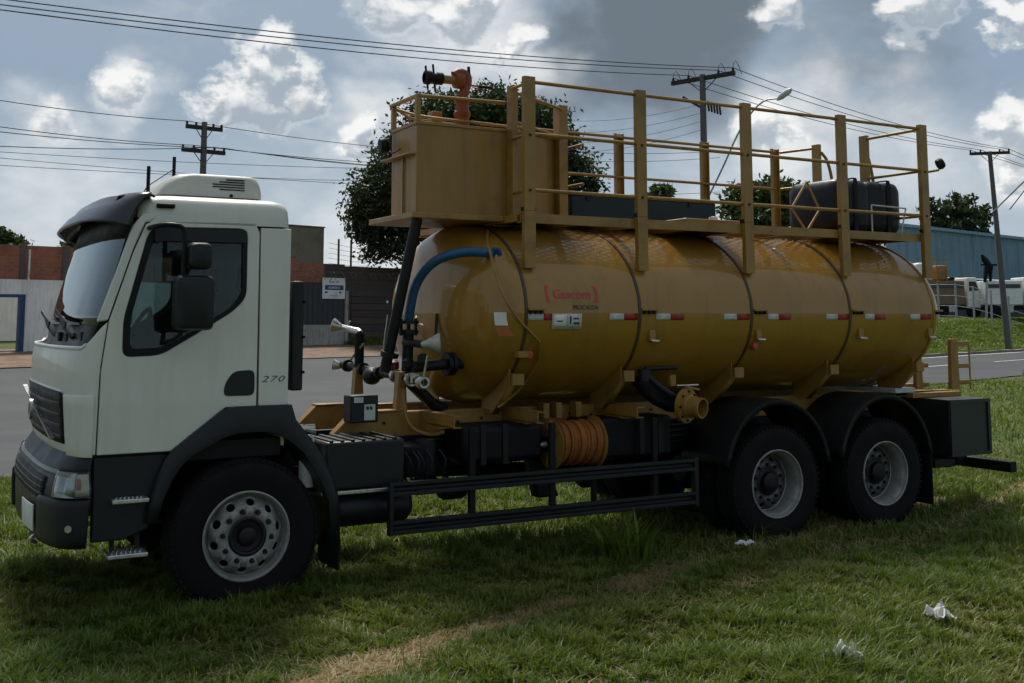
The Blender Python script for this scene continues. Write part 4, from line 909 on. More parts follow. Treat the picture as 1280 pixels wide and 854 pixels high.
# water monitor
wm = empty('water_monitor', (2.08, .90, 3.61), T)
MB().lathe([(.12, 0), (.12, .02), (.075, .035), (.062, .05), (.06, .12), (.075, .14), (.075, .165), (.06, .18), (.055, .25), (.07, .26), (.07, .285), (.05, .30), (.05, .34)], (2.08, .90, 3.612), (0, 0, 1), 24).build('monitor_base', ORG, wm)
MB().tube([(2.08, .90, 3.93), (2.11, .90, 4.0), (2.13, .90, 4.06), (2.12, .90, 4.12), (2.05, .90, 4.135), (2.0, .90, 4.10)], .043, 16, True, 1).build('monitor_elbow', ORG, wm)
MB().lathe([(.04, -.04), (.068, -.04), (.074, 0), (.068, .04), (.04, .04)], (2.045, .90, 4.06), (1, .0, .05), 20, True).build('swivel_joint', ORG, wm)
MB().tube([(2.03, .90, 4.06), (1.88, .90, 4.058)], .04, 16).build('barrel', mat('barrel_ochre', (.24, .12, .04), .45), wm)
MB().lathe([(.035, 0), (.055, 0), (.055, .05), (.045, .06), (.045, .10), (.062, .115), (.062, .16), (.04, .17)], (1.88, .90, 4.058), (-1, 0, 0), 20).build('nozzle', BLK, wm)
for (x, ln) in ((1.805, .12), (1.735, .10)): MB().tube([(x-.012, .90, 4.058+ln), (x+.012, .90, 4.058-ln)], .010, 8).build('nozzle_bar', BLK, wm)
MB().tube([(2.13, .90, 4.03), (2.36, .90, 4.03)], [.009, .009], 8).build('tiller', ORG, wm); MB().tube([(2.24, .90, 4.03), (2.37, .90, 4.03)], .014, 10).build('grip', BLK, wm)
MB().tube([(2.14, .88, 4.04), (2.13, .88, 4.19)], .014, 8).build('lock_lever', BLK, wm)

# ---- rear: box, underrun, hose racks
rb = MB().box(7.22, 7.83, .10, .74, .60, 1.165).build('rear_box', GREENB, T, .006)
for (a, b) in (((7.22, 7.26), (.6, 1.165)), ((7.79, 7.83), (.6, 1.165))): MB().box(a[0], a[1], .085, .099, b[0], b[1]).build('door_frame', GREENB, rb)
for (z0, z1) in ((.60, .635), (1.13, 1.165)): MB().box(7.2605, 7.7895, .085, .099, z0, z1).build('door_frame', GREENB, rb)
MB().box(7.22, 7.83, 1.66, 2.30, .60, 1.165).build('rear_box', GREENB, T, .006)
MB().box(8.02, 8.12, .02, 2.38, .40, .51).build('underrun_beam', BLK, T, .008)
for y in (.55, 1.75): MB().box(7.86, 8.02, y, y+.1, .42, 1.0).build('underrun_bracket', BLK, T, .006)
MB().box(7.26, 7.34, .2, .5, .48, .60).build('box_bracket', BLK, T, .006); MB().box(7.0, 7.30, .12, .6, .50, .58).build('box_bracket', BLK, T, .006)
for (x0, x1, y) in ((7.1, 7.85, .45), (7.15, 8.0, .72), (7.2, 8.1, 1.1), (7.2, 8.1, 1.6)): MB().box(x0, x1, y, y+.10, 1.166 if y < .8 else 1.216, 1.215 if y < .8 else 1.26).build('rear_deck_bar', YEL2, T, .005)
MB().box(7.0, 7.85, .76, .80, 1.05, 1.214).build('rear_deck_side', YEL2, T, .004)
for k, (x, y, wd, ht) in enumerate(((7.80, .95, .055, .42), (8.18, .78, .07, .55))):
    mb = MB(); mb.prism([(x-wd, 1.21), (x+wd, 1.21), (x+wd*.75, 1.21+ht), (x-wd*.75, 1.21+ht)], 'y', y, y+.05); rk = mb.build('hose_rack', YEL2, T, .004)
    for q in (.12, .45, .90) if k else (.10, .60):
        MB().box(x+wd*.8, x+.26 if k else x+.16, y+.005, y+.04, 1.19+ht*q, 1.24+ht*q).build('rack_arm', YEL2, rk, .01)
    if k: MB().tube([(x+.265, y+.02, 1.20), (x+.265, y+.02, 1.20+ht*.95)], .01, 8).build('rack_wire', YEL2, rk)
MB().box(6.9, 7.2, .5, 1.9, 1.22, 1.27).build('rear_plate', SIL, T, .004)

# ---- cargo resting on the deck (own things)
bx = MB(); bx.box(3.24, 4.95, .95, 1.42, 2.858, 3.125); bx = bx.build('deck_toolbox', TEAL, None, .01); tag(bx, 'long dark teal toolbox lying on the tanker deck behind the rails', 'toolbox')
MB().box(3.23, 4.96, .94, 1.43, 3.126, 3.142).build('lid', TEAL, bx, .006)
for x in (3.4, 4.0, 4.6): MB().box(x, x+.05, .937, .949, 3.08, 3.12).build('latch', HUB, bx)
pt = empty('water_container', (6.64, .87, 2.86)); tag(pt, 'ribbed black plastic water container strapped on the rear of the tanker deck', 'container')
def cushion(x0, x1, y0, y1, z0, z1, rad, name, m, parent, ribs=None):
    rows = []; n = 30
    for i in range(n+1):
        q = i/n; x = x0+(x1-x0)*q; e = min(q, 1-q)*(x1-x0); ins = 0 if e > rad else rad-math.sqrt(max(0, rad*rad-(rad-e)**2)); ins = min(ins, rad*.999)
        if ribs and e > .12: ins += ribs*(.5+.5*math.cos(q*2*math.pi*4))**6
        pts = []
        a0, a1, b0, b1 = y0+ins, y1-ins, z0+ins, z1-ins; rr = .10
        for (cy_, cz_, st_) in ((a1-rr, b1-rr, 0), (a0+rr, b1-rr, HALF), (a0+rr, b0+rr, math.pi), (a1-rr, b0+rr, 1.5*math.pi)):
            for j in range(7): b = st_+HALF*j/6; pts.append(Vector((x, cy_+rr*math.cos(b), cz_+rr*math.sin(b))))
        rows.append(pts)
    mb = MB(); mb.grid([[rows[i][j] for i in range(n+1)] for j in range(len(rows[0]))], True, True); mb.add(rows[0], [tuple(range(len(rows[0])))]); mb.add(rows[-1], [tuple(range(len(rows[0])))])
    return mb.build(name, m, parent, sharp=45)
cushion(6.16, 7.12, .50, 1.24, 2.865, 3.42, .09, 'container_body', PTANK, pt, .022)
for x in (6.38, 6.86): MB().box(x, x+.05, .488, 1.252, 3.422, 3.43).build('strap', BLK, pt); MB().box(x, x+.05, .478, .487, 2.88, 3.42).build('strap', BLK, pt)
MB().lathe([(0, .05), (.09, .05), (.10, .04), (.10, 0)], (6.62, .9, 3.422), (0, 0, 1), 22).build('cap', PTANK, pt)

# ------------------------------------------------------------------ BACKGROUND: boundary wall along the footpath
def brick_mat(name, c1, c2, mortar, sx=1.0, soot=.4):
    m = bpy.data.materials.new(name); m.use_nodes = True; t = NT(m.node_tree); p = t.n['Principled BSDF']
    co = t.new('ShaderNodeTexCoord').outputs['Object']; sp = t.new('ShaderNodeSeparateXYZ'); t.put(sp.inputs[0], co)
    cb = t.new('ShaderNodeCombineXYZ'); t.put(cb.inputs[0], sp.outputs[0]); t.put(cb.inputs[1], sp.outputs[2])
    b = t.new('ShaderNodeTexBrick'); t.put(b.inputs['Vector'], cb.outputs[0]); b.inputs['Scale'].default_value = 1.0; b.inputs['Brick Width'].default_value = .29*sx; b.inputs['Row Height'].default_value = .14*sx; b.inputs['Mortar Size'].default_value = .012; b.inputs['Bias'].default_value = 0
    t.put(b.inputs['Color1'], c1); t.put(b.inputs['Color2'], c2); t.put(b.inputs['Mortar'], mortar)
    n = t.noise(co, .9, 7, .7); c = t.mix(t.rng(n, .42, .7, 0, soot), b.outputs[0], (.05, .042, .038))
    st = t.noise(t.vmath('MULTIPLY', co, (4, 4, .25)), 1.2, 6, .65); c = t.mix(t.rng(st, .5, .75, 0, soot), c, (.06, .05, .045))
    t.put(p.inputs['Base Color'], c); p.inputs['Roughness'].default_value = .92
    bu = t.new('ShaderNodeBump'); bu.inputs['Strength'].default_value = .5; bu.inputs['Distance'].default_value = .02; t.put(bu.inputs['Height'], b.outputs['Fac']); bu.invert = True; t.l.new(bu.outputs[0], p.inputs['Normal']); return m
BRK = brick_mat('red_brick', (.30, .092, .048), (.38, .13, .068), (.24, .17, .125))
BRKD = brick_mat('sooty_block', (.07, .055, .045), (.095, .07, .055), (.06, .05, .045), 1.4, .5)
WPNT = mat('wall_whitewash', (.80, .79, .75), .9, 0, .08, 1.2, .1, 25, dirt=(.45, .41, .35), dirt_amt=.5, dirt_scale=1.4, streak=True)
GPLN = mat('plinth_grey_render', (.34, .33, .29), .9, 0, .15, 2, .2, 25, dirt=(.10, .09, .07), dirt_amt=.7, dirt_scale=2, streak=True)
DGATE = mat('dark_sheet_gate', (.028, .030, .036), .55, 0, .2, 2, .05, 20)
BEIGE = mat('beige_render', (.20, .165, .13), .9, 0, .1, 1, .1, 20, dirt=(.08, .07, .06), dirt_amt=.6, dirt_scale=1)
CONC = mat('wall_column_concrete', (.11, .09, .075), .9, 0, .2, 3, .2, 20)
ANGW = math.atan2(RD.y, RD.x)
def roadbox(name, m, r0, r1, s0, s1, z0, z1, parent, bevel=.0):
    """box aligned with the road; its object axes follow the wall so brick courses run true"""
    mb = MB(); mb.box(0, r1-r0, 0, s1-s0, 0, z1-z0); o = mb.build(name, m, None, bevel); p = rs(r0, s0, z0)
    if parent: o.parent = parent; o.matrix_parent_inverse = Matrix.Translation(-WLOC[parent.name])
    o.location = p; o.rotation_euler = (0, 0, ANGW); return o
def r_at(u, s):
    d = FW+RT*((u-640)/1382.38); cs = RN.x*CAM.x+RN.y*CAM.y; t = (s-cs)/(RN.x*d.x+RN.y*d.y); p = CAM+d*t; return RD.x*p.x+RD.y*p.y
SW = 36.0; zb = .66
ra, rb_, rc = r_at(-260, SW), r_at(0, SW), r_at(38, SW); rd, re_, rf = r_at(372, SW), r_at(433, SW), r_at(760, SW)
wl = empty('whitewashed_wall', rs(rb_, SW, zb)); tag(wl, 'whitewashed boundary wall with red brick top courses left of the cab', 'wall')
roadbox('white_base', WPNT, ra, rb_, SW, SW+.22, zb, 3.42, wl); roadbox('white_base', WPNT, rc, rd, SW, SW+.22, zb, 3.42, wl); roadbox('white_lintel', WPNT, rb_+.002, rc-.002, SW+.001, SW+.219, 2.86, 3.419, wl)
roadbox('brick_top', BRK, ra, rd, SW+.03, SW+.19, 3.421, 4.72, wl)
for u in (-190, -120, -55, 33, 86, 142, 200, 260, 320): 
    r = r_at(u, SW); roadbox('wall_column', CONC, r-.12, r+.12, SW-.01, SW+.23, 3.421, 4.77, wl, .01)
cr = random.Random(5)
r = ra
while r < rd-.4:
    ln = .39; roadbox('coping_brick', BRK, r, r+ln-.01, SW+.02, SW+.20, 4.721, 4.76+cr.random()*.04, wl, .008) if cr.random() < .5 else None; r += ln*2.5
# gateway with blue frame seen at the left edge
gt = empty('blue_gate', rs(rb_, SW, zb)); tag(gt, 'open gateway with blue steel frame in the white wall', 'gate')
GBL = mat('gate_blue_paint', (.02, .05, .14), .45, 0, .15, 5)
roadbox('gate_post', GBL, rb_+.003, rb_+.16, SW-.05, SW+.2, zb, 2.857, gt, .01); roadbox('gate_post', GBL, rc-.20, rc-.003, SW-.05, SW+.2, zb, 2.857, gt, .01); roadbox('gate_header', GBL, rb_+.162, rc-.202, SW-.05, SW+.2, 2.74, 2.857, gt, .01); roadbox('gate_sill', GBL, rb_+.162, rc-.202, SW-.04, SW+.02, zb, zb+.10, gt, .01)
yd = roadbox('yard_wall', WPNT, rb_-6, rb_+14, SW+9, SW+9.2, .7, 4.3, None); tag(yd, 'pale inner yard wall seen through the blue gateway', 'wall')
# dark sheet gate with render plinth, sooty block wall further right
dw = empty('dark_gate_wall', rs(rd, SW, zb)); tag(dw, 'dark sheet-metal wall on pale render plinth carrying the small sign', 'wall')
roadbox('plinth', GPLN, rd+.003, re_, SW-.04, SW+.22, zb-.1, zb+.98, dw, .01); roadbox('sheet_panel', DGATE, rd+.003, re_, SW, SW+.1, zb+.98, 3.62, dw); roadbox('brick_top', BRK, rd+.003, re_-1.2, SW+.02, SW+.18, 3.621, 4.5, dw); roadbox('brick_top', BRKD, re_-1.198, re_, SW+.02, SW+.18, 3.621, 4.5, dw)
for k in range(9): roadbox('sheet_rib', DGATE, rd+.1+k*(re_-rd-.2)/9, rd+.14+k*(re_-rd-.2)/9, SW-.018, SW-.001, zb+.99, 3.61, dw)
bw = empty('block_wall', rs(re_, SW, zb)); tag(bw, 'sooty dark block wall with plank gate behind the tank front', 'wall')
roadbox('block_face', BRKD, re_+.003, rf, SW+.02, SW+.22, zb-.2, 4.42, bw)
roadbox('gate_pillar', GPLN, re_+.004, re_+.16, SW-.10, SW+.018, zb-.1, 3.25, bw, .01)
r = r_at(441, SW)
for k in range(7): roadbox('plank', mat('weathered_plank%d' % (k % 2), (.075-.015*(k % 2), .055-.01*(k % 2), .042), .9, 0, .2, 3, .2, 20), r, r_at(492, SW), SW-.03, SW+.018, zb+.35+k*.33, zb+.65+k*.33, bw, .01)
roadbox('teal_panel', mat('faded_teal_sheet', (.03, .06, .075), .6, 0, .2, 2), r_at(493, SW), r_at(540, SW), SW-.03, SW+.018, zb+.6, 3.4, bw, .01)
nb = roadbox('small_notice', WHT, r_at(500, SW), r_at(505.5, SW), SW-.06, SW-.032, 2.12, 2.45, None); tag(nb, 'small pale notice fixed on the teal panel by the blue hose', 'notice')
nd = MB(); nd.lathe([(0, 0), (.07, 0), (.07, .02), (0, .02)], rs(r_at(485, SW), SW-.04, 2.75), -RN, 14); nd = nd.build('round_notice', WHT, None); tag(nd, 'small round white disc on the plank gate', 'disc')
# sign board
sg = empty('sign_board', rs(r_at(420, SW), SW-.03, 2.85)); tag(sg, 'white sign board with blue band on the dark sheet wall', 'sign')
r0, r1 = r_at(405.5, SW-.06), r_at(433.5, SW-.06); roadbox('board', WHT, r0, r1, SW-.06, SW-.025, 2.86, 3.86-.02, sg, .005)
rw = r1-r0; roadbox('blue_band', NAVY, r0+.10*rw, r1-.08*rw, SW-.064, SW-.061, 3.27, 3.50, sg)
def sign_text(body, fr, z, wd, ht, m, nm):
    V, F = text_mesh(body, 1.0, .01); xs = [v[0] for v in V]; ys = [v[1] for v in V]; a, b, c, d = min(xs), max(xs), min(ys), max(ys); mb = MB()
    mb.add([rs(r0+fr*rw+(v[0]-(a+b)/2)/(b-a)*wd, SW-.067, z+(v[1]-(c+d)/2)/(d-c)*ht) for v in V], F); mb.build(nm, m, sg)
sign_text('Rua 10', .5, 3.66, .42*rw, .11, INK, 'sign_lettering'); sign_text('ADMISSAO', .5, 3.385, .52*rw, .10, WHT, 'band_lettering')
for (fr, wd, z, ht) in ((.16, .12, 3.12, .08), (.78, .10, 3.12, .08)): roadbox('print_mark', NAVY, r0+(fr-wd/2)*rw, r0+(fr+wd/2)*rw, SW-.064, SW-.061, z, z+ht, sg)
roadbox('print_line', mat('print_grey', (.3, .3, .3), .6), r0+.35*rw, r0+.68*rw, SW-.064, SW-.061, 2.98, 3.02, sg)
# razor wire coils along the wall
def razor(name, ra_, rb__, z, label):
    mb = MB(); n = int((rb__-ra_)*26); pts = []
    for k in range(n): a = k*.62; pts.append(rs(ra_+(rb__-ra_)*k/n+.1*math.sin(a*.31), SW-.12+.17*math.cos(a), z+.19+.19*math.sin(a)))
    mb.tube(pts, .011, 4, False); o = mb.build(name, mat('razor_wire_steel', (.16, .16, .16), .5, .5), None, weld=False); tag(o, label, 'razor wire'); return o
razor('razor_wire', ra+6, rd, 3.44, 'coil of razor wire along the top of the white wall')
razor('razor_wire', rd, rf-4, 3.75, 'coil of razor wire above the sign on the dark wall')
for u, lab in ((424.5, 'left of two thin steel posts standing above the dark wall'), (440, 'right of two thin steel posts standing above the dark wall')):
    p = rs(r_at(u, SW+.3), SW+.3, 4.0); o = MB(); o.tube([p, p+Vector((0, 0, 1.72))], .055, 8); o = o.build('fence_post', CONC, None); tag(o, lab, 'post', 'posts above the dark wall')
mbw = []
for k in range(5):
    a = rs(r_at(412, SW+.3), SW+.3, 4.55+k*.24); b = rs(r_at(476, SW+.3), SW+.3, 4.5+k*.2); m_ = (a+b)/2-Vector((0, 0, .08)); o = MB(); o.tube([a, m_, b], .008, 4); o = o.build('electric_wire', WIRE, None)
    tag(o, ['lowest', 'second', 'third', 'fourth', 'topmost'][k]+' thin fence wire strung above the dark wall', 'wire', 'wires above the dark wall')
p = rs(r_at(41, SW-.2), SW-.2, zb); o = MB(); o.tube([p, p+Vector((0, 0, 3.9))], .035, 8); o = o.build('conduit_pole', WHT, None); tag(o, 'thin white pole against the white wall beside the gateway', 'pole')
# beige block building behind
bb_ = empty('beige_building', rs(r_at(388, 46), 46, 1.0)); tag(bb_, 'plain beige flat-topped block rising behind the dark wall', 'building')
roadbox('wall', BEIGE, r_at(322, 46), r_at(406, 46), 46, 52, .8, 7.15, bb_); roadbox('parapet', CONC, r_at(321, 46), r_at(407, 46), 45.95, 52.05, 7.152, 7.22, bb_)
for k in range(2): roadbox('window', DGATE, r_at(335+k*26, 46), r_at(345+k*26, 46), 45.97, 45.998, 4.2, 5.4, bb_)

# ------------------------------------------------------------------ trees
def leaf_mat(name, c1, c2):
    m = bpy.data.materials.new(name); m.use_nodes = True; t = NT(m.node_tree); p = t.n['Principled BSDF']
    gi = t.new('ShaderNodeNewGeometry'); co = t.new('ShaderNodeTexCoord').outputs['Object']
    c = t.mix(gi.outputs['Random Per Island'], c1, c2); c = t.mix(t.rng(t.noise(co, .7, 4, .6), .35, .65, 0, .5), c, tuple(x*.7 for x in c1))
    t.put(p.inputs['Base Color'], c); p.inputs['Roughness'].default_value = .6; p.inputs['Specular IOR Level'].default_value = .3
    tr = t.new('ShaderNodeBsdfTranslucent'); t.put(tr.inputs[0], t.mix(1, c, (1.2, 1.3, .6), 'MULTIPLY')); mx = t.new('ShaderNodeMixShader'); mx.inputs[0].default_value = .25
    o = t.n['Material Output']; t.l.new(p.outputs[0], mx.inputs[1]); t.l.new(tr.outputs[0], mx.inputs[2]); t.l.new(mx.outputs[0], o.inputs[0]); return m
LEAF = leaf_mat('dark_leaves', (.022, .036, .012), (.05, .072, .022)); LEAF2 = leaf_mat('mid_leaves', (.035, .055, .015), (.07, .10, .03))
BARK = mat('bark', (.07, .055, .045), .9, 0, .3, 6, .4, 30)
def tree(name, base, lobes, n, leaf, m, label, trunk_r=.25, clump=.5, seed=1, group=None):
    """lobes: (dx,dy,z,rx,rz) in metres from the base"""
    rg = np.random.default_rng(seed); base = Vector(base); e = empty(name, base); tag(e, label, 'tree', group)
    mb = MB(); lo = min(l[2]-l[4] for l in lobes); hub = base+Vector((0, 0, max(.8, (lo-base.z)*.85)))
    mb.tube([base, base.lerp(hub, .5)+Vector((.08, .03, 0)), hub], [trunk_r, trunk_r*.8, trunk_r*.7], 10); mb.build('trunk', BARK, e)
    for (dx, dy, z, rx, rz) in lobes:
        c = Vector((base.x+dx, base.y+dy, z)); mid = hub.lerp(c, .5)+Vector((rg.normal()*.3, rg.normal()*.3, -.2)); mb = MB(); mb.tube([hub-Vector((0, 0, .3)), mid, c+Vector((0, 0, rz*.3))], [trunk_r*.5, trunk_r*.3, .03], 7); mb.build('limb', BARK, e)
    wt = np.array([l[3]**2*l[4] for l in lobes]); wt = wt/wt.sum(); per = 26; nc = max(8, n//per); vs = []; fs = []
    for q in range(nc):
        l = lobes[rg.choice(len(lobes), p=wt)]; d = rg.normal(size=3); d /= np.linalg.norm(d); rad = rg.random()**.33*(.75+.35*rg.random())
        c = np.array([base.x+l[0]+d[0]*l[3]*rad, base.y+l[1]+d[1]*l[3]*rad, l[2]+d[2]*l[4]*rad])
        cs = clump*(.6+.8*rg.random())
        for k in range(per):
            o = c+rg.normal(size=3)*cs*np.array([.5, .5, .32]); a = rg.normal(size=3); a /= np.linalg.norm(a); b = np.cross(a, rg.normal(size=3)); b /= np.linalg.norm(b)+1e-9; L = leaf*(.6+.8*rg.random()); i = len(vs)
            vs += [tuple(o-a*L), tuple(o+b*L*.42), tuple(o+a*L), tuple(o-b*L*.42)]; fs.append((i, i+1, i+2, i+3))
    me = bpy.data.meshes.new('crown'); me.from_pydata(vs, [], fs); me.materials.append(m); o = bpy.data.objects.new('crown', me); col.objects.link(o); attach(o, e); return e
def at(u, v, d): return CAM + FW*d + RT*((u-640)/1382.38*d) + UP*((241.98-v)/1382.38*d)
def lobes_px(base, d, L):
    out = []
    for (u, v, ru, rv, dd) in L:
        p = at(u, v, d+dd); out.append((p.x-base[0], p.y-base[1], p.z, ru*d/1382, rv*d/1382))
    return out
def place_tree(name, u, d, L, n, leaf, m, label, **kw):
    p = at(u, 398, d); b = (p.x, p.y, z_at(p.x, p.y)); return tree(name, b, lobes_px(b, d, L), n, leaf, m, label, **kw)
place_tree('broadleaf_tree', 585, 54, [(480, 245, 48, 60, 0), (510, 190, 42, 45, 1), (465, 275, 32, 35, 0), (560, 150, 55, 38, 1), (620, 145, 60, 35, 0), (680, 170, 45, 45, 1), (640, 230, 70, 60, 2), (560, 240, 60, 70, 2), (715, 215, 42, 35, 0), (500, 300, 30, 28, 0), (470, 315, 20, 16, 0), (575, 300, 50, 40, 1), (735, 232, 22, 14, 0)], 72000, .13, LEAF, 'large dark broadleaf tree spreading behind the tank and tower', trunk_r=.4, clump=.62, seed=2)
place_tree('small_tree', 826, 85, [(826, 241, 13, 9, 0), (818, 248, 9, 7, 0)], 900, .3, LEAF2, 'small round treetop poking up above the dark toolbox', trunk_r=.15, clump=.5, seed=3)
place_tree('broadleaf_tree', 955, 82, [(930, 250, 30, 22, 0), (965, 240, 40, 20, 0), (1000, 255, 30, 22, 0), (960, 280, 50, 30, 0), (910, 275, 20, 22, 0)], 7000, .25, LEAF2, 'bushy green tree behind the railing next to the lamp pole', trunk_r=.3, clump=.7, seed=4)
place_tree('broadleaf_tree', 1192, 120, [(1175, 262, 22, 18, 0), (1205, 262, 30, 22, 0), (1232, 268, 14, 14, 0), (1195, 290, 45, 22, 0), (1165, 280, 16, 24, 0)], 5000, .32, LEAF, 'dark tree rising behind the blue warehouse roof', trunk_r=.35, clump=.7, seed=6)
place_tree('broadleaf_tree', 10, 58, [(0, 300, 30, 17, 0), (25, 302, 14, 12, 0), (-30, 300, 30, 24, 0)], 2200, .2, LEAF, 'leafy treetop showing above the brick wall at the far left', trunk_r=.25, clump=.5, seed=7)
place_tree('small_tree', 95, 58, [(98, 305, 9, 6, 0), (85, 309, 8, 4, 0)], 400, .16, LEAF, 'sparse leafy sprigs above the brick wall beside the windscreen', trunk_r=.08, clump=.4, seed=8)
place_tree('broadleaf_tree', 1135, 100, [(1130, 318, 30, 30, 0), (1160, 330, 16, 22, 0)], 3000, .28, LEAF2, 'low tree glimpsed between the tank rear and the last rail post', trunk_r=.2, clump=.6, seed=9)

# ------------------------------------------------------------------ poles and wires
def insulator(mb, p, h=.16): mb.lathe([(0, h), (.04, h), (.06, h*.6), (.035, h*.55), (.06, h*.3), (.03, h*.25), (.03, 0)], p, (0, 0, 1), 10)
def pole(name, s_, u, d, top_v, label, arms, lamp=False):
    p = at(u, 398, d); b = Vector((p.x, p.y, z_at(p.x, p.y))); zt = at(u, top_v, d).z; e = empty(name, b); tag(e, label, 'utility pole')
    lean = RT*(-.55 if u > 1200 else 0.0); MB().tube([b-Vector((0, 0, .1))-lean, Vector((b.x, b.y, zt))], [.19, .12], 12).build('pole_shaft', WOOD, e)
    pts = {}
    for k, (dz, hw, yaw) in enumerate(arms):
        c = Vector((b.x, b.y, zt-dz)); dr = Vector((math.cos(yaw), math.sin(yaw), 0)); mb = MB(); mb.bar(c-dr*hw, c+dr*hw, .13, .17); a = mb.build('crossarm', WOODD, e)
        for q in (-.95, -.45, .5, .95):
            mb = MB(); insulator(mb, c+dr*hw*q+Vector((0, 0, .06))); mb.build('insulator', WOODD, a); pts[(k, q)] = c+dr*hw*q+Vector((0, 0, .22))
        MB().bar(c-dr*hw*.5, c-Vector((0, 0, .6)), .03, .03).build('brace', WOODD, a); MB().bar(c+dr*hw*.5, c-Vector((0, 0, .6)), .03, .03).build('brace', WOODD, a)
    return e, b, zt, pts
AN = math.atan2(RN.y, RN.x)
e1, b1, zt1, P1 = pole('utility_pole', 34, 248, 46, 148, 'utility pole with two dark crossarms behind the cab roof', [(.25, .80, R(8)), (1.25, .95, R(8))])
e2, b2, zt2, P2 = pole('utility_pole', 18, 884, 44, 86, 'tall pole with tilted crossarm and street lamp behind the railings', [(.15, 1.5, R(-72))])
e3, b3, zt3, P3 = pole('utility_pole', 18, 1247, 64, 186, 'leaning concrete pole with single crossarm at the right edge', [(.1, 1.1, R(-45))])
# pole 2 gear: drop-outs, transformer arm, lamp
mb = MB(); c = Vector((b2.x, b2.y, zt2-1.0)); dr = Vector((math.cos(R(-58)), math.sin(R(-58)), 0))*-1
mb.bar(c-Vector((0, 0, .4)), c+dr*.85+Vector((0, 0, .15)), .1, .1); mb.build('side_arm', WOODD, e2)
for k in range(5): pp = c-dr*(.2+.12*k)+Vector((0, 0, -.1-.05*k)); mb = MB(); mb.tube([pp, pp+Vector((.06, 0, -.42))], .045, 7); mb.build('fuse_holder', WOODD, e2)
for k in range(4):
    a = P2[(0, (-.95, -.45, .5, .95)[k])]; mb = MB(); mb.tube([a, a+Vector((.1, .05, .35)), a+Vector((.35, .1, .25)), a+Vector((.45, 0, -.2))], .013, 5, True, 2); mb.build('jumper', WIRE, e2)
lb = Vector((b2.x, b2.y, zt2-5.3)); le = at(974, 123, 41.5); lm = at(925, 160, 42.6)
MB().tube([lb, lb.lerp(lm, .55)+Vector((0, 0, -.1)), lm, lm.lerp(le, .55)+Vector((0, 0, .45)), le], .035, 8, True, 2).build('lamp_arm', GALV, e2)
d_ = (le-lm).normalized(); mb = MB(); mb.tube([le-d_*.1, le+d_*.1, le+d_*.45, le+d_*.6], [.05, .11, .12, .05], 10); mb.build('lamp_head', mat('lamp_head_pale', (.5, .5, .48), .4), e2)
# pole 3 street lamp arm at the very edge
q0 = Vector((b3.x, b3.y, zt3-3.6)); q1 = at(1285, 222, 62); MB().tube([q0, q1], .04, 8).build('lamp_arm', GALV, e3)
def wire(a, b, sag, label, group, rad=.012):
    a = Vector(a); b = Vector(b); n = 20; pts = [a.lerp(b, k/n)-Vector((0, 0, sag*4*(k/n)*(1-k/n))) for k in range(n+1)]
    o = MB(); o.tube(pts, rad, 5); o = o.build('power_line', WIRE, None); tag(o, label, 'power line', group)
# upper run: from the left edge to pole 2
QS = (-.95, -.45, .5, .95)
for k, (v0, q) in enumerate(((-42, .95), (-34, .5), (-29, -.45))):
    wire(at(-300, v0, 21-.3*k), P2[(0, q)], .35, ['highest', 'middle', 'lowest'][k]+' of three long black wires crossing the upper left sky', 'upper left wires', .016)
for k, q in enumerate(QS): wire(P2[(0, q)], P3[(0, QS[k])], .4, ['first', 'second', 'third', 'fourth'][k]+' wire from the tall pole towards the right edge pole', 'wires between the right poles', .016)
for k, q in enumerate(QS): wire(P3[(0, q)], at(1700, 330+k*14, 140), .3, ['first', 'second', 'third', 'fourth'][k]+' wire leaving the right edge pole', 'wires past the right pole', .018)
# runs through pole 1
for k, (v0, key, vr, ur) in enumerate(((116, (0, -.95), 190, 560), (150, (1, -.45), 206, 560), (158, (1, .95), 212, 560), (180, (1, .5), 214, 600))):
    p = P1[key]; lab = ['top', 'second', 'third', 'fourth'][k]
    wire(at(-60, v0, 36), p, .12, lab+' wire running left from the pole behind the cab', 'wires left of the cab pole', .016); wire(p, at(ur, vr, 66), .2, lab+' wire running right from the pole behind the cab', 'wires right of the cab pole', .016)
for k, (v0, v1) in enumerate(((186, 213), (192, 238), (203, 228))): wire(at(-60, v0, 60), at(640, v1, 80), .3, ['upper', 'lower', 'middle'][k]+' faint far wire low over the cab roof', 'far wires above the cab', .016)
for k, (v0, v1) in enumerate(((150, 128), (165, 138), (178, 150), (190, 168))): wire(at(700, v0, 60), Vector((b2.x, b2.y, zt2-1.2-.35*k)), .3, ['first', 'second', 'third', 'fourth'][k]+' thin wire sloping from the tree to the tall pole', 'wires by the tall pole', .010)
for k, (v0, v1) in enumerate(((188, 189), (200, 197), (240, 240))): wire(at(690, v0, 75), at(900, v1, 75), .2, ['upper', 'middle', 'lower'][k]+' far level wire seen between the deck rails', 'far wires behind the rails', .016)
wire(at(1285, 232, 62), at(1262, 262, 63.5), .02, 'short stay wire on the right edge pole', 'stay wires', .03)

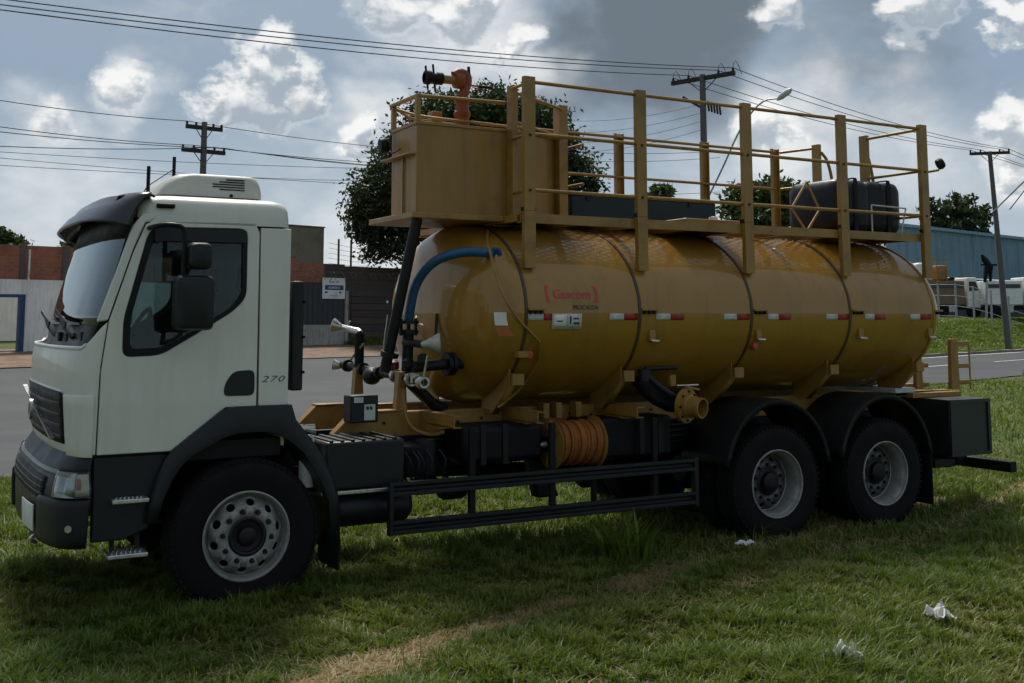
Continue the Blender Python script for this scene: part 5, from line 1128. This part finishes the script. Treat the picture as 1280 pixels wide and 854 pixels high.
# ------------------------------------------------------------------ right background: fence, trucks, warehouse
def prof_mat(): return mat('warehouse_blue_sheet', (.15, .26, .34), .5, 0, .08, .6, .02, 5, dirt=(.07, .09, .10), dirt_amt=.5, dirt_scale=.4, streak=True)
wh = empty('warehouse', at(1225, 395, 100)); tag(wh, 'long blue-grey corrugated warehouse behind the parked trucks', 'warehouse')
A = at(1110, 398, 86); B = at(1420, 398, 122); A.z = B.z = 1.6; dv = (B-A); Lw = dv.length; dv.normalize(); nv = Vector((-dv.y, dv.x, 0)); nv = -nv if (CAM-A).dot(nv) < 0 else nv
zlo, zt_a, zt_b = at(1230, 350, 100).z, at(1165, 289, 92).z, at(1280, 301, 106).z; ztop = (zt_a+zt_b)/2
npan = 26
for k in range(npan):
    a = A+dv*(Lw*k/npan); b = A+dv*(Lw*(k+1)/npan-.03); mb = MB(); rows = []
    for j in range(13):
        q = j/12; off = .0 if j % 2 else .10; p = a.lerp(b, q)+nv*off; rows.append([Vector((p.x, p.y, zlo)), Vector((p.x, p.y, ztop))])
    mb.grid(rows, False); mb.build('cladding_panel', prof_mat(), wh, sharp=20)
mb = MB(); mb.bar(A+nv*.1+Vector((0, 0, ztop-1.5)), B+nv*.1+Vector((0, 0, ztop-1.5)), .5, .25); mb.build('roof_trim', prof_mat(), wh)
mb = MB(); c0, c1 = A-nv*.2, B-nv*.2; c2, c3 = B-nv*14, A-nv*14
mb.add([(c0.x, c0.y, ztop), (c1.x, c1.y, ztop), (c2.x, c2.y, ztop+1.2), (c3.x, c3.y, ztop+1.2)], [(0, 1, 2, 3)]); mb.build('roof', prof_mat(), wh)
mb = MB(); mb.bar((A.x-nv.x, A.y-nv.y, (zlo+1.5)/2), (B.x-nv.x, B.y-nv.y, (zlo+1.5)/2), .2, zlo-1.5); mb.build('dark_base_wall', mat('base_wall_dark', (.05, .05, .052), .9), wh)  # dark grey wall set back below the cladding
# chain link fence on the bank
fe = empty('wire_fence', at(1230, 402, 76)); tag(fe, 'wire fence with pale posts along the top of the grass bank', 'fence')
fp_ = []
for u in range(1130, 1330, 22):
    d = 78-(u-1130)*.03; p = at(u, 400, d); zg = z_at(p.x, p.y); p = Vector((p.x, p.y, zg)); fp_.append(p); MB().tube([p, p+Vector((0, 0, 2.45))], .07, 8).build('fence_post', mat('fence_post_pale', (.30, .33, .34), .7), fe)
for h in (.2, .9, 1.6, 2.35): MB().tube([p+Vector((0, 0, h)) for p in fp_], .018, 5).build('fence_wire', GALV, fe)
# parked trucks behind it
def parked(u0, u1, d, label, box_col, yellow=False):
    a = at(u0, 398, d); b = at(u1, 398, d); a.z = b.z = z_at(a.x, a.y); L = (b-a).length; e = empty('parked_truck', a); tag(e, label, 'truck', 'trucks parked behind the fence'); ax = math.atan2(b.y-a.y, b.x-a.x)
    M_ = Matrix.Translation(a) @ Matrix.Rotation(ax, 4, 'Z')
    def pt_(mb, nm, m, bev=.03): 
        mb.v = [tuple(M_ @ Vector(v)) for v in mb.v]; return mb.build(nm, m, e, bev)
    pt_(MB().box(0, L*.70, 0, 2.3, 1.0, 2.75), 'cargo_body', box_col, .05)
    pt_(MB().box(0, L*.98, .3, 2.0, .65, .95), 'chassis', BLK)
    mb = MB(); mb.prism([(L*.74, .8), (L*.74, 3.0), (L*.92, 3.0), (L*.985, 2.1), (L, 1.8), (L, .7)], 'y', 0, 2.3); cb = pt_(mb, 'cab', WHT, .08)
    mb = MB(); mb.prism([(L*.78, 2.0), (L*.78, 2.7), (L*.90, 2.7), (L*.955, 2.05)], 'y', -.02, -.004); o = mb; o.v = [tuple(M_ @ Vector(v)) for v in o.v]; o.build('side_window', INK, cb)
    for x in (L*.12, L*.27, L*.86):
        mb = MB(); mb.lathe([(0, -.02), (.28, -.02), (.48, .0), (.5, .05), (.5, .25), (0, .25)], (x, .02, .5), (0, 1, 0), 22); pt_(mb, 'wheel', RUB, 0)
    pt_(MB().box(L*.40, L*.52, .05, .5, .45, .95), 'fuel_tank', GALV); pt_(MB().box(L*.05, L*.66, -.02, -.003, 2.2, 2.5), 'stripe', mat('stripe_dark', (.05, .05, .05), .6), 0)
    if yellow:
        for k in range(3): pt_(MB().box(.05+k*.75, .11+k*.75, .1, .16, 2.752, 4.4), 'yellow_post', YEL2, 0)
        for z in (3.4, 4.3): pt_(MB().box(.05, 1.7, .11, .15, z, z+.06), 'yellow_rail', YEL2, 0)
        pt_(MB().box(.9, 1.7, .3, 1.6, 2.8, 3.9), 'yellow_tank', YEL2, .1); pt_(MB().box(-.6, .6, .2, 2.1, 2.76, 4.1), 'pale_hopper', WHT, .2)
    return e
parked(1160, 1228, 81, 'parked truck with brown cargo body, white cab and yellow equipment behind the fence', mat('truck_body_brown', (.17, .11, .06), .6, 0, .15, 1), True)
parked(1234, 1300, 80, 'white truck parked behind the fence beside the leaning pole', WHT)
# dark loader arm standing above the fence
lc = empty('loader_crane', at(1234, 400, 79)); tag(lc, 'dark forked loader arm rising between the two parked trucks', 'crane')
def lp(u, v): return at(u, v, 79)
MB().tube([lp(1231, 353), lp(1233, 335), lp(1236, 330)], [.10, .2, .16], 8).build('mast', BLK, lc); MB().tube([lp(1238, 352), lp(1238, 332)], [.09, .2], 8).build('mast', BLK, lc)
MB().tube([lp(1237, 333), lp(1231, 325), lp(1227, 318)], [.22, .24, .07], 8).build('boom', BLK, lc); MB().tube([lp(1226, 331), lp(1246, 331)], [.06, .08], 8).build('jib', BLK, lc)
MB().tube([lp(1233, 400), lp(1233.5, 350)], .09, 8).build('support_column', GALV, lc)

# ------------------------------------------------------------------ litter
PAPER = mat('crumpled_paper', (.55, .55, .52), .8, 0, .1, 20)
def litter(x, y, sz, label, seed, tall=1.0):
    rg = random.Random(seed); z0 = z_at(x, y)+.065; rows = []; n = 14; ph = [rg.uniform(0, 6.28) for _ in range(6)]
    for i in range(n):
        row = []
        for j in range(n):
            u, v = i/(n-1)-.5, j/(n-1)-.5; edge = 1+.25*math.sin(5*math.atan2(v, u)+ph[0])+.15*math.sin(9*math.atan2(v, u)+ph[1])
            hz = .30*math.sin(5.5*u+ph[2]+2*v)*math.cos(6*v+ph[3]-3*u)+.16*abs(math.sin(11*u-7*v+ph[4]))+.08*math.sin(17*v+13*u+ph[5])+.25*math.exp(-(u*u+v*v)*14)
            row.append(Vector((x+sz*u*edge*(1-.35*abs(hz)), y+sz*.8*v*edge*(1-.3*abs(hz)), z0+sz*tall*max(0, hz+.18))))
        rows.append(row)
    mb = MB(); mb.grid(rows); o = mb.build('paper_scrap', PAPER, None, sharp=35); solid(o, .0015, 0); tag(o, label, 'litter', 'scraps of white litter'); return o
litter(2.46, -3.02, .15, 'crumpled white scrap on the grass near the bottom edge', 1, 1.1); litter(3.63, -2.68, .17, 'larger crumpled white scrap on the grass at the lower right', 2, .75); litter(4.05, -.42, .13, 'small dull white scrap on the grass before the rear wheels', 3, .5)

# ------------------------------------------------------------------ grass
def blade_mat(name, c1, c2, tip):
    m = bpy.data.materials.new(name); m.use_nodes = True; t = NT(m.node_tree); p = t.n['Principled BSDF']
    oi = t.new('ShaderNodeObjectInfo').outputs['Random']; gi = t.new('ShaderNodeNewGeometry'); pos = gi.outputs['Position']
    c = t.mix(gi.outputs['Random Per Island'], c1, c2); c = t.mix(t.math('MULTIPLY', oi, .35), c, tip)
    n = t.noise(pos, .7, 5, .6); c = t.mix(t.rng(n, .42, .68, 0, .6), c, tip)
    t.put(p.inputs['Base Color'], c); p.inputs['Roughness'].default_value = .55; p.inputs['Specular IOR Level'].default_value = .3
    tr = t.new('ShaderNodeBsdfTranslucent'); t.put(tr.inputs[0], t.mix(1, c, (1.3, 1.4, .6), 'MULTIPLY')); mx = t.new('ShaderNodeMixShader'); mx.inputs[0].default_value = .3
    o = t.n['Material Output']; t.l.new(p.outputs[0], mx.inputs[1]); t.l.new(tr.outputs[0], mx.inputs[2]); t.l.new(mx.outputs[0], o.inputs[0]); return m
BG = blade_mat('green_blades', (.050, .106, .011), (.112, .175, .022), (.165, .172, .038)); BD = blade_mat('straw_blades', (.24, .17, .08), (.42, .31, .16), (.32, .24, .12))
def tuft(nm, m, nb, rad, ln, wd, lean, seed):
    rg = np.random.default_rng(seed); vs = []; fs = []
    for k in range(nb):
        a = rg.random()*6.283; r = rad*math.sqrt(rg.random()); x, y = r*math.cos(a), r*math.sin(a); h = ln*(.45+.8*rg.random()); b = rg.random()*6.283; l = lean*(.3+rg.random())*h; dx, dy = math.cos(b), math.sin(b); px, py = -dy*wd*.5, dx*wd*.5; i = len(vs)
        vs += [(x-px, y-py, -.01), (x+px, y+py, -.01), (x+dx*l*.35-px*.8, y+dy*l*.35-py*.8, h*.55), (x+dx*l*.35+px*.8, y+dy*l*.35+py*.8, h*.55), (x+dx*l, y+dy*l, h*(1-.25*min(1, lean)))]
        fs += [(i, i+1, i+3, i+2), (i+2, i+3, i+4)]
    me = bpy.data.meshes.new(nm); me.from_pydata(vs, [], fs); me.materials.append(m); return bpy.data.objects.new(nm, me)
def scatter(name, protos, pts, label, cat):
    lib = bpy.data.collections.new(name+'_blades')
    for p in protos: lib.objects.link(p)
    me = bpy.data.meshes.new(name); me.from_pydata([tuple(p[:3]) for p in pts], [], [])
    at_ = me.attributes.new('spin', 'FLOAT', 'POINT'); at_.data.foreach_set('value', [p[3] for p in pts]); a2 = me.attributes.new('size', 'FLOAT', 'POINT'); a2.data.foreach_set('value', [p[4] for p in pts])
    o = bpy.data.objects.new(name, me); col.objects.link(o); kind(o, 'stuff'); o['label'] = label; o['category'] = cat
    ng = bpy.data.node_groups.new(name, 'GeometryNodeTree'); ng.interface.new_socket('Geometry', in_out='INPUT', socket_type='NodeSocketGeometry'); ng.interface.new_socket('Geometry', in_out='OUTPUT', socket_type='NodeSocketGeometry')
    N = ng.nodes; L = ng.links; gi = N.new('NodeGroupInput'); go = N.new('NodeGroupOutput'); ip = N.new('GeometryNodeInstanceOnPoints'); ci = N.new('GeometryNodeCollectionInfo'); ci.inputs['Collection'].default_value = lib; ci.inputs['Separate Children'].default_value = True; ci.inputs['Reset Children'].default_value = True
    mp = N.new('GeometryNodeMeshToPoints'); L.new(gi.outputs[0], mp.inputs[0]); L.new(mp.outputs[0], ip.inputs['Points']); L.new(ci.outputs[0], ip.inputs['Instance']); ip.inputs['Pick Instance'].default_value = True
    na = N.new('GeometryNodeInputNamedAttribute'); na.data_type = 'FLOAT'; na.inputs[0].default_value = 'spin'; cx = N.new('ShaderNodeCombineXYZ'); L.new(na.outputs[0], cx.inputs[2]); L.new(cx.outputs[0], ip.inputs['Rotation'])
    nb = N.new('GeometryNodeInputNamedAttribute'); nb.data_type = 'FLOAT'; nb.inputs[0].default_value = 'size'; L.new(nb.outputs[0], ip.inputs['Scale']); L.new(ip.outputs[0], go.inputs[0])
    md = o.modifiers.new('scatter', 'NODES'); md.node_group = ng; return o
TRACK = [(-.6, -2.05), (.04, -1.73), (.86, -1.34), (1.85, -1.05), (3.2, -.6), (4.25, -.35), (5.6, .09), (7.5, .75)]
TRACK2 = [(3.3, -1.2), (4.6, -.8), (6.5, -.39), (9.3, .8), (14, 2.8)]
def dist_track(x, y, TR):
    best = 9
    for (a, b), (c, d) in zip(TR, TR[1:]):
        t = max(0, min(1, ((x-a)*(c-a)+(y-b)*(d-b))/((c-a)**2+(d-b)**2))); best = min(best, math.hypot(x-a-t*(c-a), y-b-t*(d-b)))
    return best
def dryness(x, y):
    n = hnoise(x*2.1, y*2.3)*.5+hnoise(x*5.3+2, y*4.7)*.3
    d = math.exp(-(dist_track(x, y, TRACK)/.17)**2)*(.75+.6*n); d2 = .35*math.exp(-(dist_track(x, y, TRACK2)/.14)**2)*(.8+.5*n)
    return max(d, d2, .04+.10*max(0, hnoise(x*.9+4, y*1.1)-.7))
WH = [(0, .14), (4.8, .14), (6.17, .14), (4.8, .46), (6.17, .46), (0, 2.26)]
def v_hnoise(x, y): return np.sin(x*1.7+.3)*np.cos(y*1.3-.8)+.6*np.sin(x*.9-y*2.1+1.2)+.4*np.cos(x*3.1+y*2.7)
def v_dist(x, y, TR):
    best = np.full(x.shape, 9.0)
    for (a, b), (c, d) in zip(TR, TR[1:]):
        t = np.clip(((x-a)*(c-a)+(y-b)*(d-b))/((c-a)**2+(d-b)**2), 0, 1); best = np.minimum(best, np.hypot(x-a-t*(c-a), y-b-t*(d-b)))
    return best
def v_dry(x, y):
    n = v_hnoise(x*2.1, y*2.3)*.5+v_hnoise(x*5.3+2, y*4.7)*.3
    d = np.exp(-(v_dist(x, y, TRACK)/.18)**2)*np.clip(.9+1.2*n, .1, 1.2); d2 = .45*np.exp(-(v_dist(x, y, TRACK2)/.14)**2)*(.8+.5*n)
    return np.maximum(np.maximum(d, d2), .05+.12*np.maximum(0, v_hnoise(x*.9+4, y*1.1)-.7))
def v_height(x, y):
    r = RD.x*x+RD.y*y; s_ = RN.x*x+RN.y*y; w_ = np.clip((r-30)/16, 0, 1); w_ = w_*w_*(3-2*w_)
    q = np.clip((s_-17.9)/7.6, 0, 1); z = np.maximum(0, .03*(s_-14))*(1-w_)+1.9*q*q*(3-2*q)*w_
    z = z+.05*np.clip((7.6-s_)/.3, 0, 1)
    return z+np.where(s_ < 7.4, .018*v_hnoise(r*.8, s_*.8)*np.clip((7.4-s_)/.9, 0, 1), 0)
def wedge(n, d0, d1, u0=-90, u1=1370):
    d = np.sqrt(d0*d0+(d1*d1-d0*d0)*RNG.random(n)); u = RNG.uniform(u0, u1, n); f2 = FW.xy.normalized()
    # tufting: pull the blades of a tuft together
    x = CAM.x+f2.x*d+RT.x*(u-640)/1382.38*d; y = CAM.y+f2.y*d+RT.y*(u-640)/1382.38*d; return x, y
def blades(name, m, x, y, ln, wd, lean, label, cat):
    n = len(x); z = v_height(x, y); b = RNG.random(n)*6.283; h = ln*(.45+.8*RNG.random(n)); l = lean*(.3+RNG.random(n))*h; dx, dy = np.cos(b), np.sin(b); px, py = -dy*wd*.5, dx*wd*.5
    co = np.empty((n, 5, 3)); fall = 1-.25*np.minimum(1, lean)
    for k, (fx, fw_, fz) in enumerate(((0, -1, None), (0, 1, None), (.35, -.8, .55), (.35, .8, .55), (1, 0, 1))):
        co[:, k, 0] = x+dx*l*fx+px*fw_; co[:, k, 1] = y+dy*l*fx+py*fw_; co[:, k, 2] = z-.012 if fz is None else z+h*fz*(fall if k == 4 else 1)
    i = np.arange(n)[:, None]*5; loops = (i+np.array([0, 1, 3, 2, 2, 3, 4])).ravel()
    me = bpy.data.meshes.new(name); me.vertices.add(n*5); me.vertices.foreach_set('co', co.ravel()); me.loops.add(n*7); me.loops.foreach_set('vertex_index', loops.astype(np.int32))
    st = (np.arange(n)[:, None]*7+np.array([0, 4])).ravel(); me.polygons.add(n*2); me.polygons.foreach_set('loop_start', st.astype(np.int32)); me.update(calc_edges=True); me.validate()
    me.materials.append(m); o = bpy.data.objects.new(name, me); col.objects.link(o); kind(o, 'stuff'); o['label'] = label; o['category'] = cat; return o
GX, GY, GL, GW, DX, DY, DL, DW = [], [], [], [], [], [], [], []
for (n, d0, d1, mul) in ((270000, 4.2, 9, 1.0), (170000, 9, 16, 1.25), (70000, 16, 34, 1.9), (16000, 34, 62, 3.2)):
    x, y = wedge(n, d0, d1); cl = .035*mul; x = x+0*cl; k = RNG.random(n) < .75
    cellx, celly = np.round(x/(.11*mul)), np.round(y/(.11*mul)); jx = np.sin(cellx*127.1+celly*311.7)*43758.5453; jy = np.sin(cellx*269.5+celly*183.3)*43758.5453; jx -= np.floor(jx); jy -= np.floor(jy)
    tx, ty = (cellx+jx-.5)*.11*mul, (celly+jy-.5)*.11*mul; x = np.where(k, x*.45+tx*.55, x); y = np.where(k, y*.45+ty*.55, y)
    s_ = RN.x*x+RN.y*y; ok = s_ < 7.35+.2*v_hnoise(x*2, y*2)
    for a_, b_ in WH: ok &= ~((abs(x-a_) < .17) & (abs(y-b_) < .17))
    x, y, jx = x[ok], y[ok], jx[ok]; dr = v_dry(x, y); isd = RNG.random(len(x)) < dr
    tall = np.clip(.8+.36*v_hnoise(x*1.3+1, y*1.5)*.8+.2*v_hnoise(x*4.1, y*3.7)+.6*(jx-.5), .3, 1.9)*(.55+.45*np.minimum(1, v_dist(x, y, TRACK2)/.3))*(1-.55*np.exp(-(v_dist(x, y, TRACK)/.2)**2))
    g_ = ~isd; GX.append(x[g_]); GY.append(y[g_]); GL.append(.108*tall[g_]*mul**.6); GW.append(np.full(g_.sum(), .0085*mul)); DX.append(x[isd]); DY.append(y[isd]); DL.append(np.full(isd.sum(), .055*mul**.6)); DW.append(np.full(isd.sum(), .006*mul))
for (n, d0, d1) in ((5200, 4.2, 10), (3200, 10, 20)):
    x, y = wedge(n, d0, d1); s_ = RN.x*x+RN.y*y; ok = (s_ < 7.2) & (v_hnoise(x*1.1+3, y*.9) > .25); x, y = x[ok], y[ok]
    hf = RNG.random(len(x)) < .5; DX.append(x[hf]); DY.append(y[hf]); DL.append(np.full(hf.sum(), .10)); DW.append(np.full(hf.sum(), .004)); g_ = ~hf; GX.append(x[g_]); GY.append(y[g_]); GL.append(np.full(g_.sum(), .19)); GW.append(np.full(g_.sum(), .0055))
C_ = np.concatenate
gl_ = C_(GL); blades('grass', BG, C_(GX), C_(GY), gl_, C_(GW), RNG.uniform(.4, 1.25, len(gl_)), 'rough green verge grass around the tanker', 'grass')
dl_ = C_(DL); blades('dry_grass', BD, C_(DX), C_(DY), dl_, C_(DW), RNG.uniform(1.4, 3.4, len(dl_)), 'flattened straw-coloured grass along the wheel track', 'dry grass')
# taller weed clump standing by the side guard
wd_ = []
for k in range(36): a = random.random()*6.28; r = .09*math.sqrt(random.random()); wd_.append((3.05+r*math.cos(a)*1.1, -.10+r*math.sin(a)*.6, .04, random.random()*6.28, 1.8+2.8*random.random()*(1-r/.12)))
scatter('tall_weeds', [tuft('weed_tuft', BG, 22, .06, .12, .009, .6, 14), tuft('weed_tuft', BG, 20, .05, .10, .012, .8, 15)], wd_, 'taller weed clump growing against the side guard', 'weeds')
# bank grass on the far right
bank = []
for k in range(9000):
    r = random.uniform(44, 110); s_ = random.uniform(18.2, 27); p = rs(r, s_, hgt(r, s_)); bank.append((p.x, p.y, p.z, random.random()*6.28, (2.6+2.2*random.random()) if s_ < 24 else 1.0+.8*random.random()))
for k in range(420):
    r = random.uniform(r_at(436, SW), r_at(540, SW)); s_ = SW-.15-abs(random.gauss(0, .35)); p = rs(r, s_, hgt(r, s_)+.06); bank.append((p.x, p.y, p.z, random.random()*6.28, 1.6+3*random.random()))
scatter('bank_grass', [tuft('bank_tuft', BG, 26, .10, .08, .01, .7, 21), tuft('bank_tuft', BG, 26, .10, .06, .01, .9, 22)], bank, 'long grass on the bank below the far fence', 'grass')
